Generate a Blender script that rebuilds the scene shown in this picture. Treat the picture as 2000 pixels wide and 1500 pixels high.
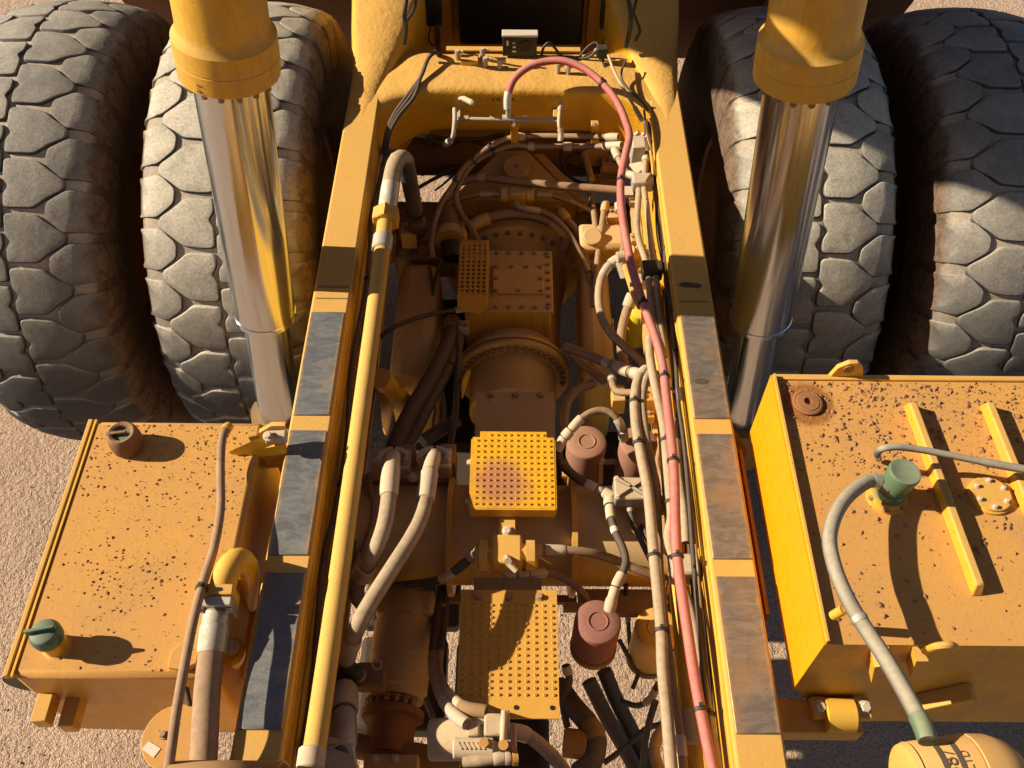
import bpy, bmesh, math, random
from mathutils import Vector, Matrix, noise
random.seed(7)
rad = math.radians
scn = bpy.context.scene
for o in list(bpy.data.objects):
    bpy.data.objects.remove(o, do_unlink=True)
COL = scn.collection

# ------------------------------------------------------------------ camera
FPX, CAMZ, PITCH, ROLL = 1850.0, 5.52, rad(52.95), rad(0.5)
cam_d = bpy.data.cameras.new("camera")
cam_d.sensor_width = 36.0
cam_d.lens = FPX / 2000.0 * 36.0
cam_d.clip_start, cam_d.clip_end = 0.05, 500
cam = bpy.data.objects.new("camera", cam_d)
COL.objects.link(cam)
cam.location = (0, 0, CAMZ)
cam.rotation_euler = (Matrix.Rotation(math.pi / 2 - PITCH, 3, 'X') @ Matrix.Rotation(ROLL, 3, 'Z')).to_euler()
scn.camera = cam

# ------------------------------------------------------------------ sky, sun, exposure
SUN_EL = rad(30.0)
SUN_TO = Vector((-math.cos(SUN_EL), 0.07, math.sin(SUN_EL))).normalized()   # direction towards the sun
world = bpy.data.worlds.new("World")
scn.world = world
world.use_nodes = True
wn = world.node_tree
bg = wn.nodes.get("Background") or wn.nodes.new("ShaderNodeBackground")
sky = wn.nodes.new("ShaderNodeTexSky")
sky.sky_type = 'NISHITA'
sky.sun_disc = False
sky.sun_elevation = SUN_EL
sky.sun_rotation = math.atan2(SUN_TO.x, SUN_TO.y)
sky.air_density = 1.0
sky.dust_density = 0.3
sky.ozone_density = 2.0
wn.links.new(sky.outputs[0], bg.inputs[0])
bg.inputs[1].default_value = 0.05
sun_d = bpy.data.lights.new("sun", 'SUN')
sun_d.energy = 5.0
sun_d.angle = rad(0.5)
sun_d.color = (1.0, 0.87, 0.67)
sun = bpy.data.objects.new("sun", sun_d)
COL.objects.link(sun)
sun.location = (-6, 0, 8)
sun.rotation_euler = SUN_TO.to_track_quat('Z', 'Y').to_euler()
scn.view_settings.view_transform = 'Standard'
scn.view_settings.look = 'None'
scn.view_settings.exposure = 0.78
scn.view_settings.gamma = 1.0
scn.view_settings.use_curve_mapping = False

# ------------------------------------------------------------------ survey: where a sight line meets a height / a depth
def ray(u, v):
    du, dv = u - 1000.0, v - 750.0
    c, s = math.cos(ROLL), math.sin(ROLL)
    a, b = (du * c + dv * s) / FPX, (du * s - dv * c) / FPX
    return Vector((a, math.cos(PITCH) + b * math.sin(PITCH), -math.sin(PITCH) + b * math.cos(PITCH)))
def P(u, v, z):
    d = ray(u, v)
    return d * ((z - CAMZ) / d.z) + Vector((0, 0, CAMZ))
def PY(u, v, y):
    d = ray(u, v)
    return d * (y / d.y) + Vector((0, 0, CAMZ))

# ------------------------------------------------------------------ materials
MATS = {}
class N:
    def __init__(s, name):
        s.m = bpy.data.materials.new(name)
        s.m.use_nodes = True
        s.t = s.m.node_tree
        s.b = s.t.nodes["Principled BSDF"]
    def n(s, typ, **kw):
        nd = s.t.nodes.new("ShaderNode" + typ)
        for k, v in kw.items():
            if k.startswith("_"):
                setattr(nd, k[1:], v)
            else:
                nd.inputs[k.replace("__", " ")].default_value = v
        return nd
    def l(s, a, b):
        s.t.links.new(a, b)
    def math(s, op, a, b=None, clamp=False):
        nd = s.t.nodes.new("ShaderNodeMath")
        nd.operation = op
        nd.use_clamp = clamp
        for i, x in enumerate((a, b)):
            if x is None:
                continue
            if isinstance(x, (int, float)):
                nd.inputs[i].default_value = x
            else:
                s.l(x, nd.inputs[i])
        return nd.outputs[0]
    def rng(s, x, a, b, c=0.0, d=1.0, smooth=True):
        nd = s.t.nodes.new("ShaderNodeMapRange")
        nd.interpolation_type = 'SMOOTHSTEP' if smooth else 'LINEAR'
        s.l(x, nd.inputs[0])
        for i, q in enumerate((a, b, c, d)):
            nd.inputs[i + 1].default_value = q
        return nd.outputs[0]
    def noise(s, scale, detail=4, rough=0.55, coord=None, dist=0.0):
        nd = s.n("TexNoise", Scale=scale, Detail=detail, Roughness=rough, Distortion=dist)
        s.l(coord if coord is not None else s.pos(), nd.inputs["Vector"])
        return nd.outputs[0]
    def pos(s):
        if not hasattr(s, "_p"):
            s._p = s.t.nodes.new("ShaderNodeNewGeometry")
        return s._p.outputs["Position"]
    def up(s):
        s.pos()
        sp = s.t.nodes.new("ShaderNodeSeparateXYZ")
        s.l(s._p.outputs["Normal"], sp.inputs[0])
        return sp.outputs[2]
    def mix(s, f, a, b):
        nd = s.t.nodes.new("ShaderNodeMix")
        nd.data_type = 'RGBA'
        for sock, x in ((nd.inputs[0], f), (nd.inputs[6], a), (nd.inputs[7], b)):
            if isinstance(x, (int, float)):
                sock.default_value = x
            elif isinstance(x, tuple):
                sock.default_value = x + (1,) if len(x) == 3 else x
            else:
                s.l(x, sock)
        return nd.outputs[2]
    def bump(s, h, strength, dist):
        nd = s.n("Bump", Strength=strength, Distance=dist)
        s.l(h, nd.inputs["Height"])
        s.l(nd.outputs[0], s.b.inputs["Normal"])
        return nd
    def stretched(s, sx, sy, sz):
        mp = s.t.nodes.new("ShaderNodeMapping")
        mp.inputs["Scale"].default_value = (sx, sy, sz)
        s.l(s.pos(), mp.inputs[0])
        return mp.outputs[0]

DUST = (0.58, 0.33, 0.095)
def dusty(name, base, dust=DUST, amt=0.8, rough=0.42, metal=0.0, lo=-0.1, hi=0.75, wear=0.0, wear_col=(0.10, 0.05, 0.02),
          speck=0.0, bump=0.0015, bscale=60.0, spec=0.5, stain=0.25, streak=0.0):
    k = N(name)
    big = k.noise(3.2, 5, 0.6)
    fine = k.noise(38, 5, 0.65)
    up = k.rng(k.up(), lo, hi)
    f = k.math('MULTIPLY', up, k.math('ADD', k.math('MULTIPLY', big, 0.55), k.math('MULTIPLY', fine, 0.75)), False)
    f = k.math('MULTIPLY', f, amt * 1.55, True)
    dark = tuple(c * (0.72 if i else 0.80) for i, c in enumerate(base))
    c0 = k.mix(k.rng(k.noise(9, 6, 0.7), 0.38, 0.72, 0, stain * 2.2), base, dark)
    if streak:
        run = k.noise(1.0, 5, 0.65, k.stretched(34, 34, 2.2), 0.4)
        steep = k.rng(k.up(), 0.75, 0.25)
        c0 = k.mix(k.math('MULTIPLY', steep, k.rng(run, 0.48, 0.74, 0, streak)), c0, tuple(x * 0.42 for x in base))
        c0 = k.mix(k.math('MULTIPLY', steep, k.rng(k.noise(5, 5, 0.7), 0.42, 0.68, 0, 0.55)), c0, tuple(a * 0.8 for a in dust))
    c = k.mix(f, c0, dust)
    if wear:
        w = k.rng(k.noise(14, 8, 0.72, dist=0.6), 0.60, 0.70, 0.0, wear)
        c = k.mix(w, c, wear_col)
    if speck:
        s1 = k.rng(k.noise(150, 2, 0.5), 0.66, 0.72, 0.0, 1.0)
        area = k.rng(k.noise(7, 3, 0.6), 0.40, 0.62, 0.15, 1.0)
        c = k.mix(k.math('MULTIPLY', k.math('MULTIPLY', s1, area), speck * 1.0), c, (0.16, 0.075, 0.035))
        s2 = k.rng(k.noise(52, 2, 0.5), 0.70, 0.735, 0.0, 0.85)
        c = k.mix(k.math('MULTIPLY', s2, speck), c, (0.15, 0.07, 0.03))
    if speck > 0.8:
        drift = k.rng(k.noise(2.6, 7, 0.68, None, 0.8), 0.44, 0.66, 0.0, 0.55)
        c = k.mix(drift, c, (0.47, 0.25, 0.085))
    k.l(c, k.b.inputs["Base Color"])
    k.l(k.rng(f, 0.0, 0.7, rough, 0.92), k.b.inputs["Roughness"])
    k.b.inputs["Metallic"].default_value = metal
    k.b.inputs["Specular IOR Level"].default_value = spec
    if bump:
        h = k.math('ADD', k.math('MULTIPLY', k.noise(bscale, 5, 0.6), 1.0), k.math('MULTIPLY', fine, 0.6))
        k.bump(h, 0.55, bump)
    MATS[name] = k.m
    return k.m

YEL = (0.66, 0.355, 0.025)
dusty("paint", YEL, lo=0.1, hi=0.85, amt=0.74, wear=0.22, speck=0.5, streak=0.45)
dusty("paint_cast", (0.66, 0.34, 0.014), (0.62, 0.36, 0.10), lo=0.2, hi=0.95, amt=0.75, wear=0.1, speck=0.3, bump=0.011, bscale=17)
dusty("paint_dusty", YEL, streak=0.35, dust=(0.55, 0.275, 0.070), amt=0.95, wear=0.0, speck=0.9, hi=0.6)
dusty("paint_clean", (0.74, 0.41, 0.006), amt=0.45, wear=0.10, rough=0.33, stain=0.10)
dusty("paint_pipe", (0.64, 0.37, 0.03), (0.60, 0.37, 0.12), amt=0.6, wear=0.35, speck=0.4, streak=0.3)
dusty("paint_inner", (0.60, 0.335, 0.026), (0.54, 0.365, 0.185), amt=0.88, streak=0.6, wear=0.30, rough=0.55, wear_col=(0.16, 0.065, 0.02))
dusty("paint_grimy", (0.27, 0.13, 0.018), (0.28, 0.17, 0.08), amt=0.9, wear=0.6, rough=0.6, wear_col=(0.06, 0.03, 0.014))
dusty("plate_paint", (0.64, 0.32, 0.016), (0.52, 0.30, 0.085), amt=0.42, wear=0.18, rough=0.45, bump=0.0008)
dusty("hose", (0.055, 0.046, 0.038), (0.42, 0.31, 0.19), amt=0.88, rough=0.7, lo=-0.35, hi=0.55, bump=0.001, bscale=160)
dusty("hose_dark", (0.022, 0.021, 0.020), (0.20, 0.145, 0.095), amt=0.55, rough=0.6, lo=0.0, hi=0.95, bump=0.0006, bscale=160)
dusty("hose_brown", (0.085, 0.055, 0.038), (0.34, 0.215, 0.125), amt=0.9, rough=0.75, lo=-0.4, hi=0.6, bump=0.0008, bscale=160)
dusty("hose_grey", (0.11, 0.105, 0.095), (0.40, 0.34, 0.24), amt=0.75, rough=0.7, lo=-0.2, hi=0.8, bump=0.001, bscale=120)
dusty("wire", (0.016, 0.015, 0.015), (0.2, 0.14, 0.09), amt=0.35, rough=0.5, lo=0.2, bump=0)
dusty("red_rubber", (0.36, 0.045, 0.05), (0.54, 0.22, 0.17), amt=0.75, rough=0.6, lo=-0.2, hi=0.8, bump=0.0006, bscale=120)
dusty("steel", (0.42, 0.40, 0.37), (0.60, 0.46, 0.30), amt=0.8, rough=0.4, metal=0.35, lo=-0.1, hi=0.8, bump=0.0006)
dusty("galvanised", (0.50, 0.50, 0.48), (0.56, 0.46, 0.33), amt=0.5, rough=0.38, metal=0.75, bump=0.0004)
dusty("ferrule", (0.36, 0.31, 0.25), (0.58, 0.44, 0.28), amt=0.8, rough=0.55, lo=-0.2, bump=0.0006)
dusty("filter_red", (0.20, 0.062, 0.050), (0.28, 0.125, 0.09), amt=0.85, rough=0.65, lo=-0.5, hi=0.8, bump=0.0006)
dusty("filter_tan", (0.22, 0.10, 0.07), (0.33, 0.17, 0.105), amt=0.95, rough=0.8, lo=-0.4, hi=0.6)
dusty("green_cap", (0.035, 0.13, 0.085), (0.38, 0.30, 0.19), amt=0.30, rough=0.4, lo=0.1, bump=0.0006, wear=0.3, wear_col=(0.25, 0.25, 0.19))
dusty("green_olive", (0.085, 0.15, 0.08), (0.42, 0.38, 0.25), amt=0.35, rough=0.45, lo=0.2, bump=0.0005)
dusty("green_muddy", (0.045, 0.105, 0.085), (0.34, 0.20, 0.11), amt=0.38, rough=0.7, lo=-0.9, hi=0.2, wear=0.4, wear_col=(0.05, 0.11, 0.09))
dusty("black_panel", (0.006, 0.007, 0.009), (0.05, 0.04, 0.03), amt=0.2, rough=0.35, bump=0)
dusty("black_plastic", (0.014, 0.014, 0.015), (0.12, 0.09, 0.06), amt=0.3, rough=0.45, bump=0.0004)
dusty("white_box", (0.62, 0.60, 0.55), (0.55, 0.42, 0.28), amt=0.4, rough=0.5)
dusty("alloy", (0.30, 0.285, 0.26), (0.60, 0.44, 0.26), amt=0.85, rough=0.5, metal=0.3, lo=0.1, hi=0.9, bump=0.002, bscale=40)
dusty("rust", (0.22, 0.075, 0.022), (0.34, 0.16, 0.06), amt=0.55, rough=0.9, wear=0.7, wear_col=(0.10, 0.032, 0.012), bump=0.003, bscale=90)
dusty("rust_mud", (0.17, 0.075, 0.032), (0.30, 0.17, 0.09), amt=0.7, rough=0.9, wear=0.5, wear_col=(0.06, 0.10, 0.08), bump=0.004, bscale=60)
dusty("gap_shade", (0.022, 0.015, 0.010), (0.06, 0.035, 0.018), amt=0.5, rough=0.55, bump=0.004, bscale=30)  # near-black tone, paints the deep shade between the rails into the colour
dusty("body_rust", (0.17, 0.075, 0.03), (0.30, 0.16, 0.07), amt=0.6, rough=0.9, wear=0.9, wear_col=(0.03, 0.017, 0.011), bump=0.012, bscale=14)
dusty("bolt", (0.22, 0.15, 0.085), (0.50, 0.32, 0.16), amt=0.7, rough=0.5, metal=0.3, bump=0)
dusty("bolt_zinc", (0.60, 0.54, 0.44), (0.66, 0.5, 0.32), amt=0.55, rough=0.4, metal=0.4, bump=0)
dusty("filter_yellow", (0.72, 0.50, 0.02), amt=0.3, rough=0.35, bump=0)
dusty("sticker", (0.72, 0.68, 0.60), amt=0.3, rough=0.6, wear=0.8, wear_col=(0.08, 0.06, 0.05), bump=0)
dusty("ink", (0.03, 0.035, 0.04), amt=0.12, rough=0.5, bump=0)
dusty("clod", (0.20, 0.095, 0.05), (0.34, 0.175, 0.085), amt=0.7, rough=0.95, bump=0.003, bscale=120)
dusty("canister", (0.58, 0.30, 0.055), (0.60, 0.34, 0.12), amt=0.75, rough=0.6, lo=-0.4, bump=0.0006, bscale=200)

def pad_mat(name, cA, cB, cC, rustf):
    k = N(name)
    wav = k.noise(1.0, 8, 0.66, k.stretched(12, 34, 12), 0.8)
    bigv = k.noise(4.0, 5, 0.6, None, 0.5)
    c = k.mix(k.rng(wav, 0.36, 0.66), cA, cB)
    c = k.mix(k.rng(bigv, 0.52 - rustf * 0.25, 0.70 - rustf * 0.2, 0, 0.85), c, cC)
    c = k.mix(k.rng(k.noise(23, 6, 0.7), 0.60, 0.75, 0, 0.4), c, tuple(x * 0.4 for x in cA))
    sp = k.t.nodes.new("ShaderNodeSeparateXYZ")
    k.l(k.pos(), sp.inputs[0])
    edge = k.math('ABSOLUTE', k.math('SUBTRACT', k.math('ABSOLUTE', sp.outputs[0]), 0.839))
    edge = k.math('ADD', edge, k.math('MULTIPLY', k.math('SUBTRACT', k.noise(24, 6, 0.7), 0.5), 0.05))
    c = k.mix(k.rng(edge, 0.058, 0.080, 0.0, 0.8), c, (0.44, 0.25, 0.09))
    k.l(c, k.b.inputs["Base Color"])
    k.l(k.rng(wav, 0.3, 0.7, 0.38, 0.62), k.b.inputs["Roughness"])
    k.b.inputs["Metallic"].default_value = 0.25
    k.bump(k.math('ADD', wav, k.math('MULTIPLY', k.noise(90, 4, 0.6), 0.35)), 0.6, 0.003)
    MATS[name] = k.m
pad_mat("pad_grey", (0.135, 0.138, 0.142), (0.185, 0.184, 0.18), (0.27, 0.235, 0.18), 0.05)
pad_mat("pad_rusty", (0.16, 0.13, 0.108), (0.225, 0.18, 0.14), (0.30, 0.185, 0.105), 0.30)

def chrome_mat():
    k = N("chrome")
    k.b.inputs["Metallic"].default_value = 1.0
    st = k.noise(1.0, 4, 0.6, k.stretched(55, 55, 1.0))
    k.l(k.mix(k.rng(st, 0.48, 0.80, 0, 0.45), (0.60, 0.635, 0.67), (0.40, 0.36, 0.32)), k.b.inputs["Base Color"])
    k.l(k.rng(st, 0.3, 0.8, 0.15, 0.25), k.b.inputs["Roughness"])
    k.b.inputs["Anisotropic"].default_value = 0.85
    k.b.inputs["Anisotropic Rotation"].default_value = 0.25
    tg = k.t.nodes.new("ShaderNodeTangent")
    tg.direction_type = 'RADIAL'
    tg.axis = 'Z'
    k.l(tg.outputs[0], k.b.inputs["Tangent"])
    MATS["chrome"] = k.m
chrome_mat()

def tread_mat(name, rubber, dustc, damt, side, groove=False):
    k = N(name)
    oi = k.t.nodes.new("ShaderNodeObjectInfo")
    n1 = k.noise(6, 6, 0.65)
    n2 = k.noise(75, 6, 0.72)
    up = k.rng(k.up(), -0.05, 0.90)
    f = k.math('MULTIPLY', up, k.rng(n1, 0.25, 0.70, 0.65, 1.1))
    f = k.math('MULTIPLY', f, k.rng(oi.outputs["Random"], 0, 1, damt * 0.82, damt * 1.12, False), True)
    f = k.math('MULTIPLY', f, k.rng(n2, 0.30, 0.72, 1.12, 0.62), True)
    c = k.mix(f, rubber, dustc)
    # cuts and pits
    c = k.mix(k.rng(k.noise(1.0, 3, 0.6, k.stretched(120, 26, 60), 1.5), 0.66, 0.72, 0, 0.5), c, tuple(x * 0.45 for x in dustc))
    tc = k.t.nodes.new("ShaderNodeUVMap")
    sp = k.t.nodes.new("ShaderNodeSeparateXYZ")
    k.l(tc.outputs[0], sp.inputs[0])
    flank = k.rng(k.math('ADD', sp.outputs[0], k.math('MULTIPLY', k.math('SUBTRACT', k.noise(16, 6, 0.7), 0.5), 0.10)), 0.385, 0.44)
    c = k.mix(flank, c, side)
    mudn = k.rng(k.noise(22, 7, 0.78), 0.44, 0.60, 0, 0.8)
    c = k.mix(k.math('MULTIPLY', flank, mudn), c, (0.060, 0.042, 0.030))
    k.l(c, k.b.inputs["Base Color"])
    k.b.inputs["Roughness"].default_value = 0.86
    k.b.inputs["Specular IOR Level"].default_value = 0.3
    k.bump(k.math('ADD', k.noise(160, 4, 0.65), k.math('MULTIPLY', k.noise(24, 5, 0.6), 1.4)), 0.6, 0.003)
    MATS[name] = k.m
tread_mat("tread", (0.042, 0.044, 0.049), (0.53, 0.47, 0.365), 1.0, (0.165, 0.105, 0.065))
tread_mat("tread_worn", (0.048, 0.049, 0.052), (0.42, 0.375, 0.31), 0.78, (0.165, 0.105, 0.065))
tread_mat("carcass", (0.11, 0.095, 0.080), (0.50, 0.41, 0.30), 0.95, (0.125, 0.08, 0.048))

def ground_mat():
    k = N("ground_sand")
    n1 = k.noise(0.9, 6, 0.6)
    def vor(scale, rnd=1.0):
        v = k.n("TexVoronoi", Scale=scale, Randomness=rnd)
        k.l(k.pos(), v.inputs["Vector"])
        return v.outputs["Distance"]
    v1, v2 = vor(34), vor(95)
    n2 = k.noise(18, 6, 0.7)
    n3 = k.noise(140, 5, 0.7)
    c = k.mix(k.rng(n1, 0.3, 0.7), (0.70, 0.475, 0.32), (0.79, 0.56, 0.40))
    c = k.mix(k.rng(n2, 0.50, 0.70, 0, 0.5), c, (0.56, 0.36, 0.235))
    c = k.mix(k.rng(v2, 0.35, 0.75, 0, 0.65), c, (0.36, 0.225, 0.145))
    c = k.mix(k.rng(n3, 0.60, 0.75, 0, 0.7), c, (0.30, 0.19, 0.125))
    k.l(c, k.b.inputs["Base Color"])
    k.b.inputs["Roughness"].default_value = 0.95
    hgt = k.math('SUBTRACT', k.math('MULTIPLY', n2, 1.6), k.math('ADD', k.math('MULTIPLY', v1, 0.45), k.math('MULTIPLY', v2, 0.40)))
    k.bump(k.math('ADD', hgt, k.math('MULTIPLY', n3, 0.25)), 1.0, 0.040)
    MATS["ground_sand"] = k.m
ground_mat()

# ------------------------------------------------------------------ builders
WPOS = {}
def link(name, me, mat, parent, label=None, bevel=0.0, centre=None):
    o = bpy.data.objects.new(name, me)
    COL.objects.link(o)
    if mat is not None:
        me.materials.clear()
        me.materials.append(MATS[mat])
    if centre is None:
        n = max(1, len(me.vertices))
        centre = sum((v.co for v in me.vertices), Vector()) / n
        me.transform(Matrix.Translation(-centre))
    WPOS[o] = centre.copy()
    if parent is not None:
        o.parent = parent
        o.location = centre - WPOS[parent]
    else:
        o.location = centre
    if label:
        o["label"] = label
    if bevel:
        b = o.modifiers.new("bevel", 'BEVEL')
        b.width = bevel
        b.segments = 2
        b.limit_method = 'ANGLE'
        b.angle_limit = rad(35)
    return o

class MB:
    def __init__(s):
        s.v, s.f, s.uv = [], [], None
    def add(s, vs, fs):
        k = len(s.v)
        s.v += [Vector(p) for p in vs]
        s.f += [tuple(i + k for i in f) for f in fs]
        return s
    def box(s, a, b):
        (x0, y0, z0), (x1, y1, z1) = a, b
        return s.add([(x0, y0, z0), (x1, y0, z0), (x1, y1, z0), (x0, y1, z0), (x0, y0, z1), (x1, y0, z1), (x1, y1, z1), (x0, y1, z1)],
                     [(3, 2, 1, 0), (4, 5, 6, 7), (0, 1, 5, 4), (1, 2, 6, 5), (2, 3, 7, 6), (3, 0, 4, 7)])
    def obox(s, c, ax, ay, az, hx, hy, hz):
        c, ax, ay, az = (Vector(q) for q in (c, ax, ay, az))
        vs = [c + ax * hx * i + ay * hy * j + az * hz * k for k in (-1, 1) for (i, j) in ((-1, -1), (1, -1), (1, 1), (-1, 1))]
        return s.add(vs, [(3, 2, 1, 0), (4, 5, 6, 7), (0, 1, 5, 4), (1, 2, 6, 5), (2, 3, 7, 6), (3, 0, 4, 7)])
    def prism(s, pts, d):
        """closed polygon extruded by vector d"""
        n = len(pts)
        pts = [Vector(p) for p in pts]
        d = Vector(d)
        return s.add(pts + [p + d for p in pts], [tuple(range(n))[::-1], tuple(range(n, 2 * n))] + [(i, (i + 1) % n, n + (i + 1) % n, n + i) for i in range(n)])
    def lathe(s, base, axis, prof, seg=32, cap=True, a0=0.0, a1=2 * math.pi):
        """prof: (distance along axis, radius)"""
        base, axis = Vector(base), Vector(axis).normalized()
        e1 = axis.orthogonal().normalized()
        if abs(axis.z) < 0.9:
            e1 = (Vector((0, 0, 1)) - axis * axis.z).normalized()
        e2 = axis.cross(e1)
        full = abs(a1 - a0 - 2 * math.pi) < 1e-6
        m = seg if full else seg + 1
        vs = []
        for (h, r) in prof:
            for i in range(m):
                a = a0 + (a1 - a0) * i / seg
                vs.append(base + axis * h + e1 * (r * math.cos(a)) + e2 * (r * math.sin(a)))
        fs = []
        for j in range(len(prof) - 1):
            for i in range(seg):
                i2 = (i + 1) % m
                fs.append((j * m + i, j * m + i2, (j + 1) * m + i2, (j + 1) * m + i))
        if cap and full:
            fs.append(tuple(range(m))[::-1])
            fs.append(tuple((len(prof) - 1) * m + i for i in range(m)))
        return s.add(vs, fs)
    def cyl(s, a, b, r, r2=None, seg=20, bev=0.0):
        a, b = Vector(a), Vector(b)
        L = (b - a).length
        r2 = r if r2 is None else r2
        if bev:
            pr = [(0, r - bev), (bev, r), (L - bev, r2), (L, r2 - bev)]
        else:
            pr = [(0, r), (L, r2)]
        return s.lathe(a, b - a, pr, seg)
    def tube(s, pts, r, seg=12, cap=True):
        """r: number or function of fraction"""
        n = len(pts)
        T = [(pts[min(i + 1, n - 1)] - pts[max(i - 1, 0)]).normalized() for i in range(n)]
        e = T[0].orthogonal().normalized()
        vs, fs = [], []
        for i in range(n):
            e = (e - T[i] * e.dot(T[i])).normalized()
            q = T[i].cross(e)
            rr = r(i / (n - 1)) if callable(r) else r
            for j in range(seg):
                a = 2 * math.pi * j / seg
                vs.append(pts[i] + e * (rr * math.cos(a)) + q * (rr * math.sin(a)))
        for i in range(n - 1):
            for j in range(seg):
                j2 = (j + 1) % seg
                fs.append((i * seg + j, i * seg + j2, (i + 1) * seg + j2, (i + 1) * seg + j))
        if cap:
            fs.append(tuple(range(seg))[::-1])
            fs.append(tuple((n - 1) * seg + j for j in range(seg)))
        return s.add(vs, fs)
    def mesh(s, name, smooth=True, ang=38):
        me = bpy.data.meshes.new(name)
        me.from_pydata([tuple(v) for v in s.v], [], s.f)
        me.update()
        bm = bmesh.new()
        bm.from_mesh(me)
        bmesh.ops.recalc_face_normals(bm, faces=bm.faces)
        bm.to_mesh(me)
        bm.free()
        if smooth:
            for p in me.polygons:
                p.use_smooth = True
            me.set_sharp_from_angle(angle=rad(ang))
        return me
    def build(s, name, mat, parent, label=None, bevel=0.0, smooth=True, ang=38):
        return link(name, s.mesh(name, smooth, ang), mat, parent, label, bevel)

def spline(pts, step):
    pts = [Vector(p) for p in pts]
    if len(pts) == 2:
        n = max(2, int((pts[1] - pts[0]).length / step))
        return [pts[0].lerp(pts[1], i / n) for i in range(n + 1)]
    q = [pts[0] * 2 - pts[1]] + pts + [pts[-1] * 2 - pts[-2]]
    out = []
    for i in range(1, len(q) - 2):
        p0, p1, p2, p3 = q[i - 1], q[i], q[i + 1], q[i + 2]
        def tj(t, a, b): return t + max(1e-5, (b - a).length) ** 0.5
        t0 = 0.0; t1 = tj(t0, p0, p1); t2 = tj(t1, p1, p2); t3 = tj(t2, p2, p3)
        n = max(2, int((p2 - p1).length / step))
        for j in range(n):
            t = t1 + (t2 - t1) * j / n
            A1 = p0 * ((t1 - t) / (t1 - t0)) + p1 * ((t - t0) / (t1 - t0))
            A2 = p1 * ((t2 - t) / (t2 - t1)) + p2 * ((t - t1) / (t2 - t1))
            A3 = p2 * ((t3 - t) / (t3 - t2)) + p3 * ((t - t2) / (t3 - t2))
            B1 = A1 * ((t2 - t) / (t2 - t0)) + A2 * ((t - t0) / (t2 - t0))
            B2 = A2 * ((t3 - t) / (t3 - t1)) + A3 * ((t - t1) / (t3 - t1))
            out.append(B1 * ((t2 - t) / (t2 - t1)) + B2 * ((t - t1) / (t2 - t1)))
    out.append(pts[-1])
    return out

def cutpath(path, f0, f1):
    d = [0.0]
    for a, b in zip(path, path[1:]):
        d.append(d[-1] + (b - a).length)
    L = d[-1]
    def at(f):
        x = f * L
        for i in range(len(d) - 1):
            if d[i + 1] >= x:
                return path[i].lerp(path[i + 1], (x - d[i]) / max(1e-9, d[i + 1] - d[i]))
        return path[-1]
    inner = [p for p, q in zip(path, d) if f0 * L < q < f1 * L]
    pts = [at(f0)] + inner + [at(f1)]
    out = [pts[0]]
    for p in pts[1:]:
        if (p - out[-1]).length > 1e-4:
            out.append(p)
    return out

def hose(name, pts, r, mat, parent, label=None, fits=(), ties=(), seg=12, world=False):
    """pts: (u, v, z) survey points; fits: (from, to, radius factor, material); ties: fractions"""
    w = [Vector(p) if world else P(*p) for p in pts]
    path = spline(w, max(0.012, r * 0.8))
    o = MB().tube(path, r, seg).build(name, mat, parent, label)
    for (a, b, k, m) in fits:
        sub = cutpath(path, a, b)
        if len(sub) > 1:
            MB().tube(sub, lambda f, k=k: r * k * (0.93 if f < 0.08 or f > 0.92 else 1.0), seg).build("hose_fitting", m, o)
    for t in ties:
        tie = 0.007 / max(0.1, sum((b - a).length for a, b in zip(path, path[1:])))
        sub = cutpath(path, max(0, t - tie), min(1, t + tie))
        mb = MB().tube(sub, r * 1.18 + 0.002, 10)
        e = Vector((0, 0, 1))
        mb.obox(sub[0] + e * (r * 1.1 + 0.004), (1, 0, 0), (0, 1, 0), (0, 0, 1), 0.007, 0.006, 0.006)
        mb.build("cable_tie", "black_plastic", o)
    return o

def hexbolt(parent, p, axis, r, h, mat="bolt", name="bolt", washer=True):
    p, axis = Vector(p), Vector(axis).normalized()
    mb = MB()
    if washer:
        mb.cyl(p, p + axis * (h * 0.25), r * 1.35, seg=12)
    mb.lathe(p + axis * (h * 0.2), axis, [(0, r), (h * 0.65, r), (h * 0.8, r * 0.82)], 6)
    return mb.build(name, mat, parent, ang=25)

def pyramid_studs(mb, x0, x1, nx, y0, y1, ny, z, r, hgt, skip=None, tilt=0.0):
    """raised anti-slip buttons with a small raised lip, as geometry on the plate itself"""
    for j in range(ny):
        for i in range(nx):
            if skip and skip(i, j):
                continue
            x = x0 + (x1 - x0) * i / (nx - 1)
            y = y0 + (y1 - y0) * j / (ny - 1)
            mb.lathe((x, y, z(x, y)), (0, 0, 1), [(-0.001, r), (hgt * 0.7, r * 0.74), (hgt, r * 0.5), (hgt * 0.55, r * 0.30)], 8)

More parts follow.
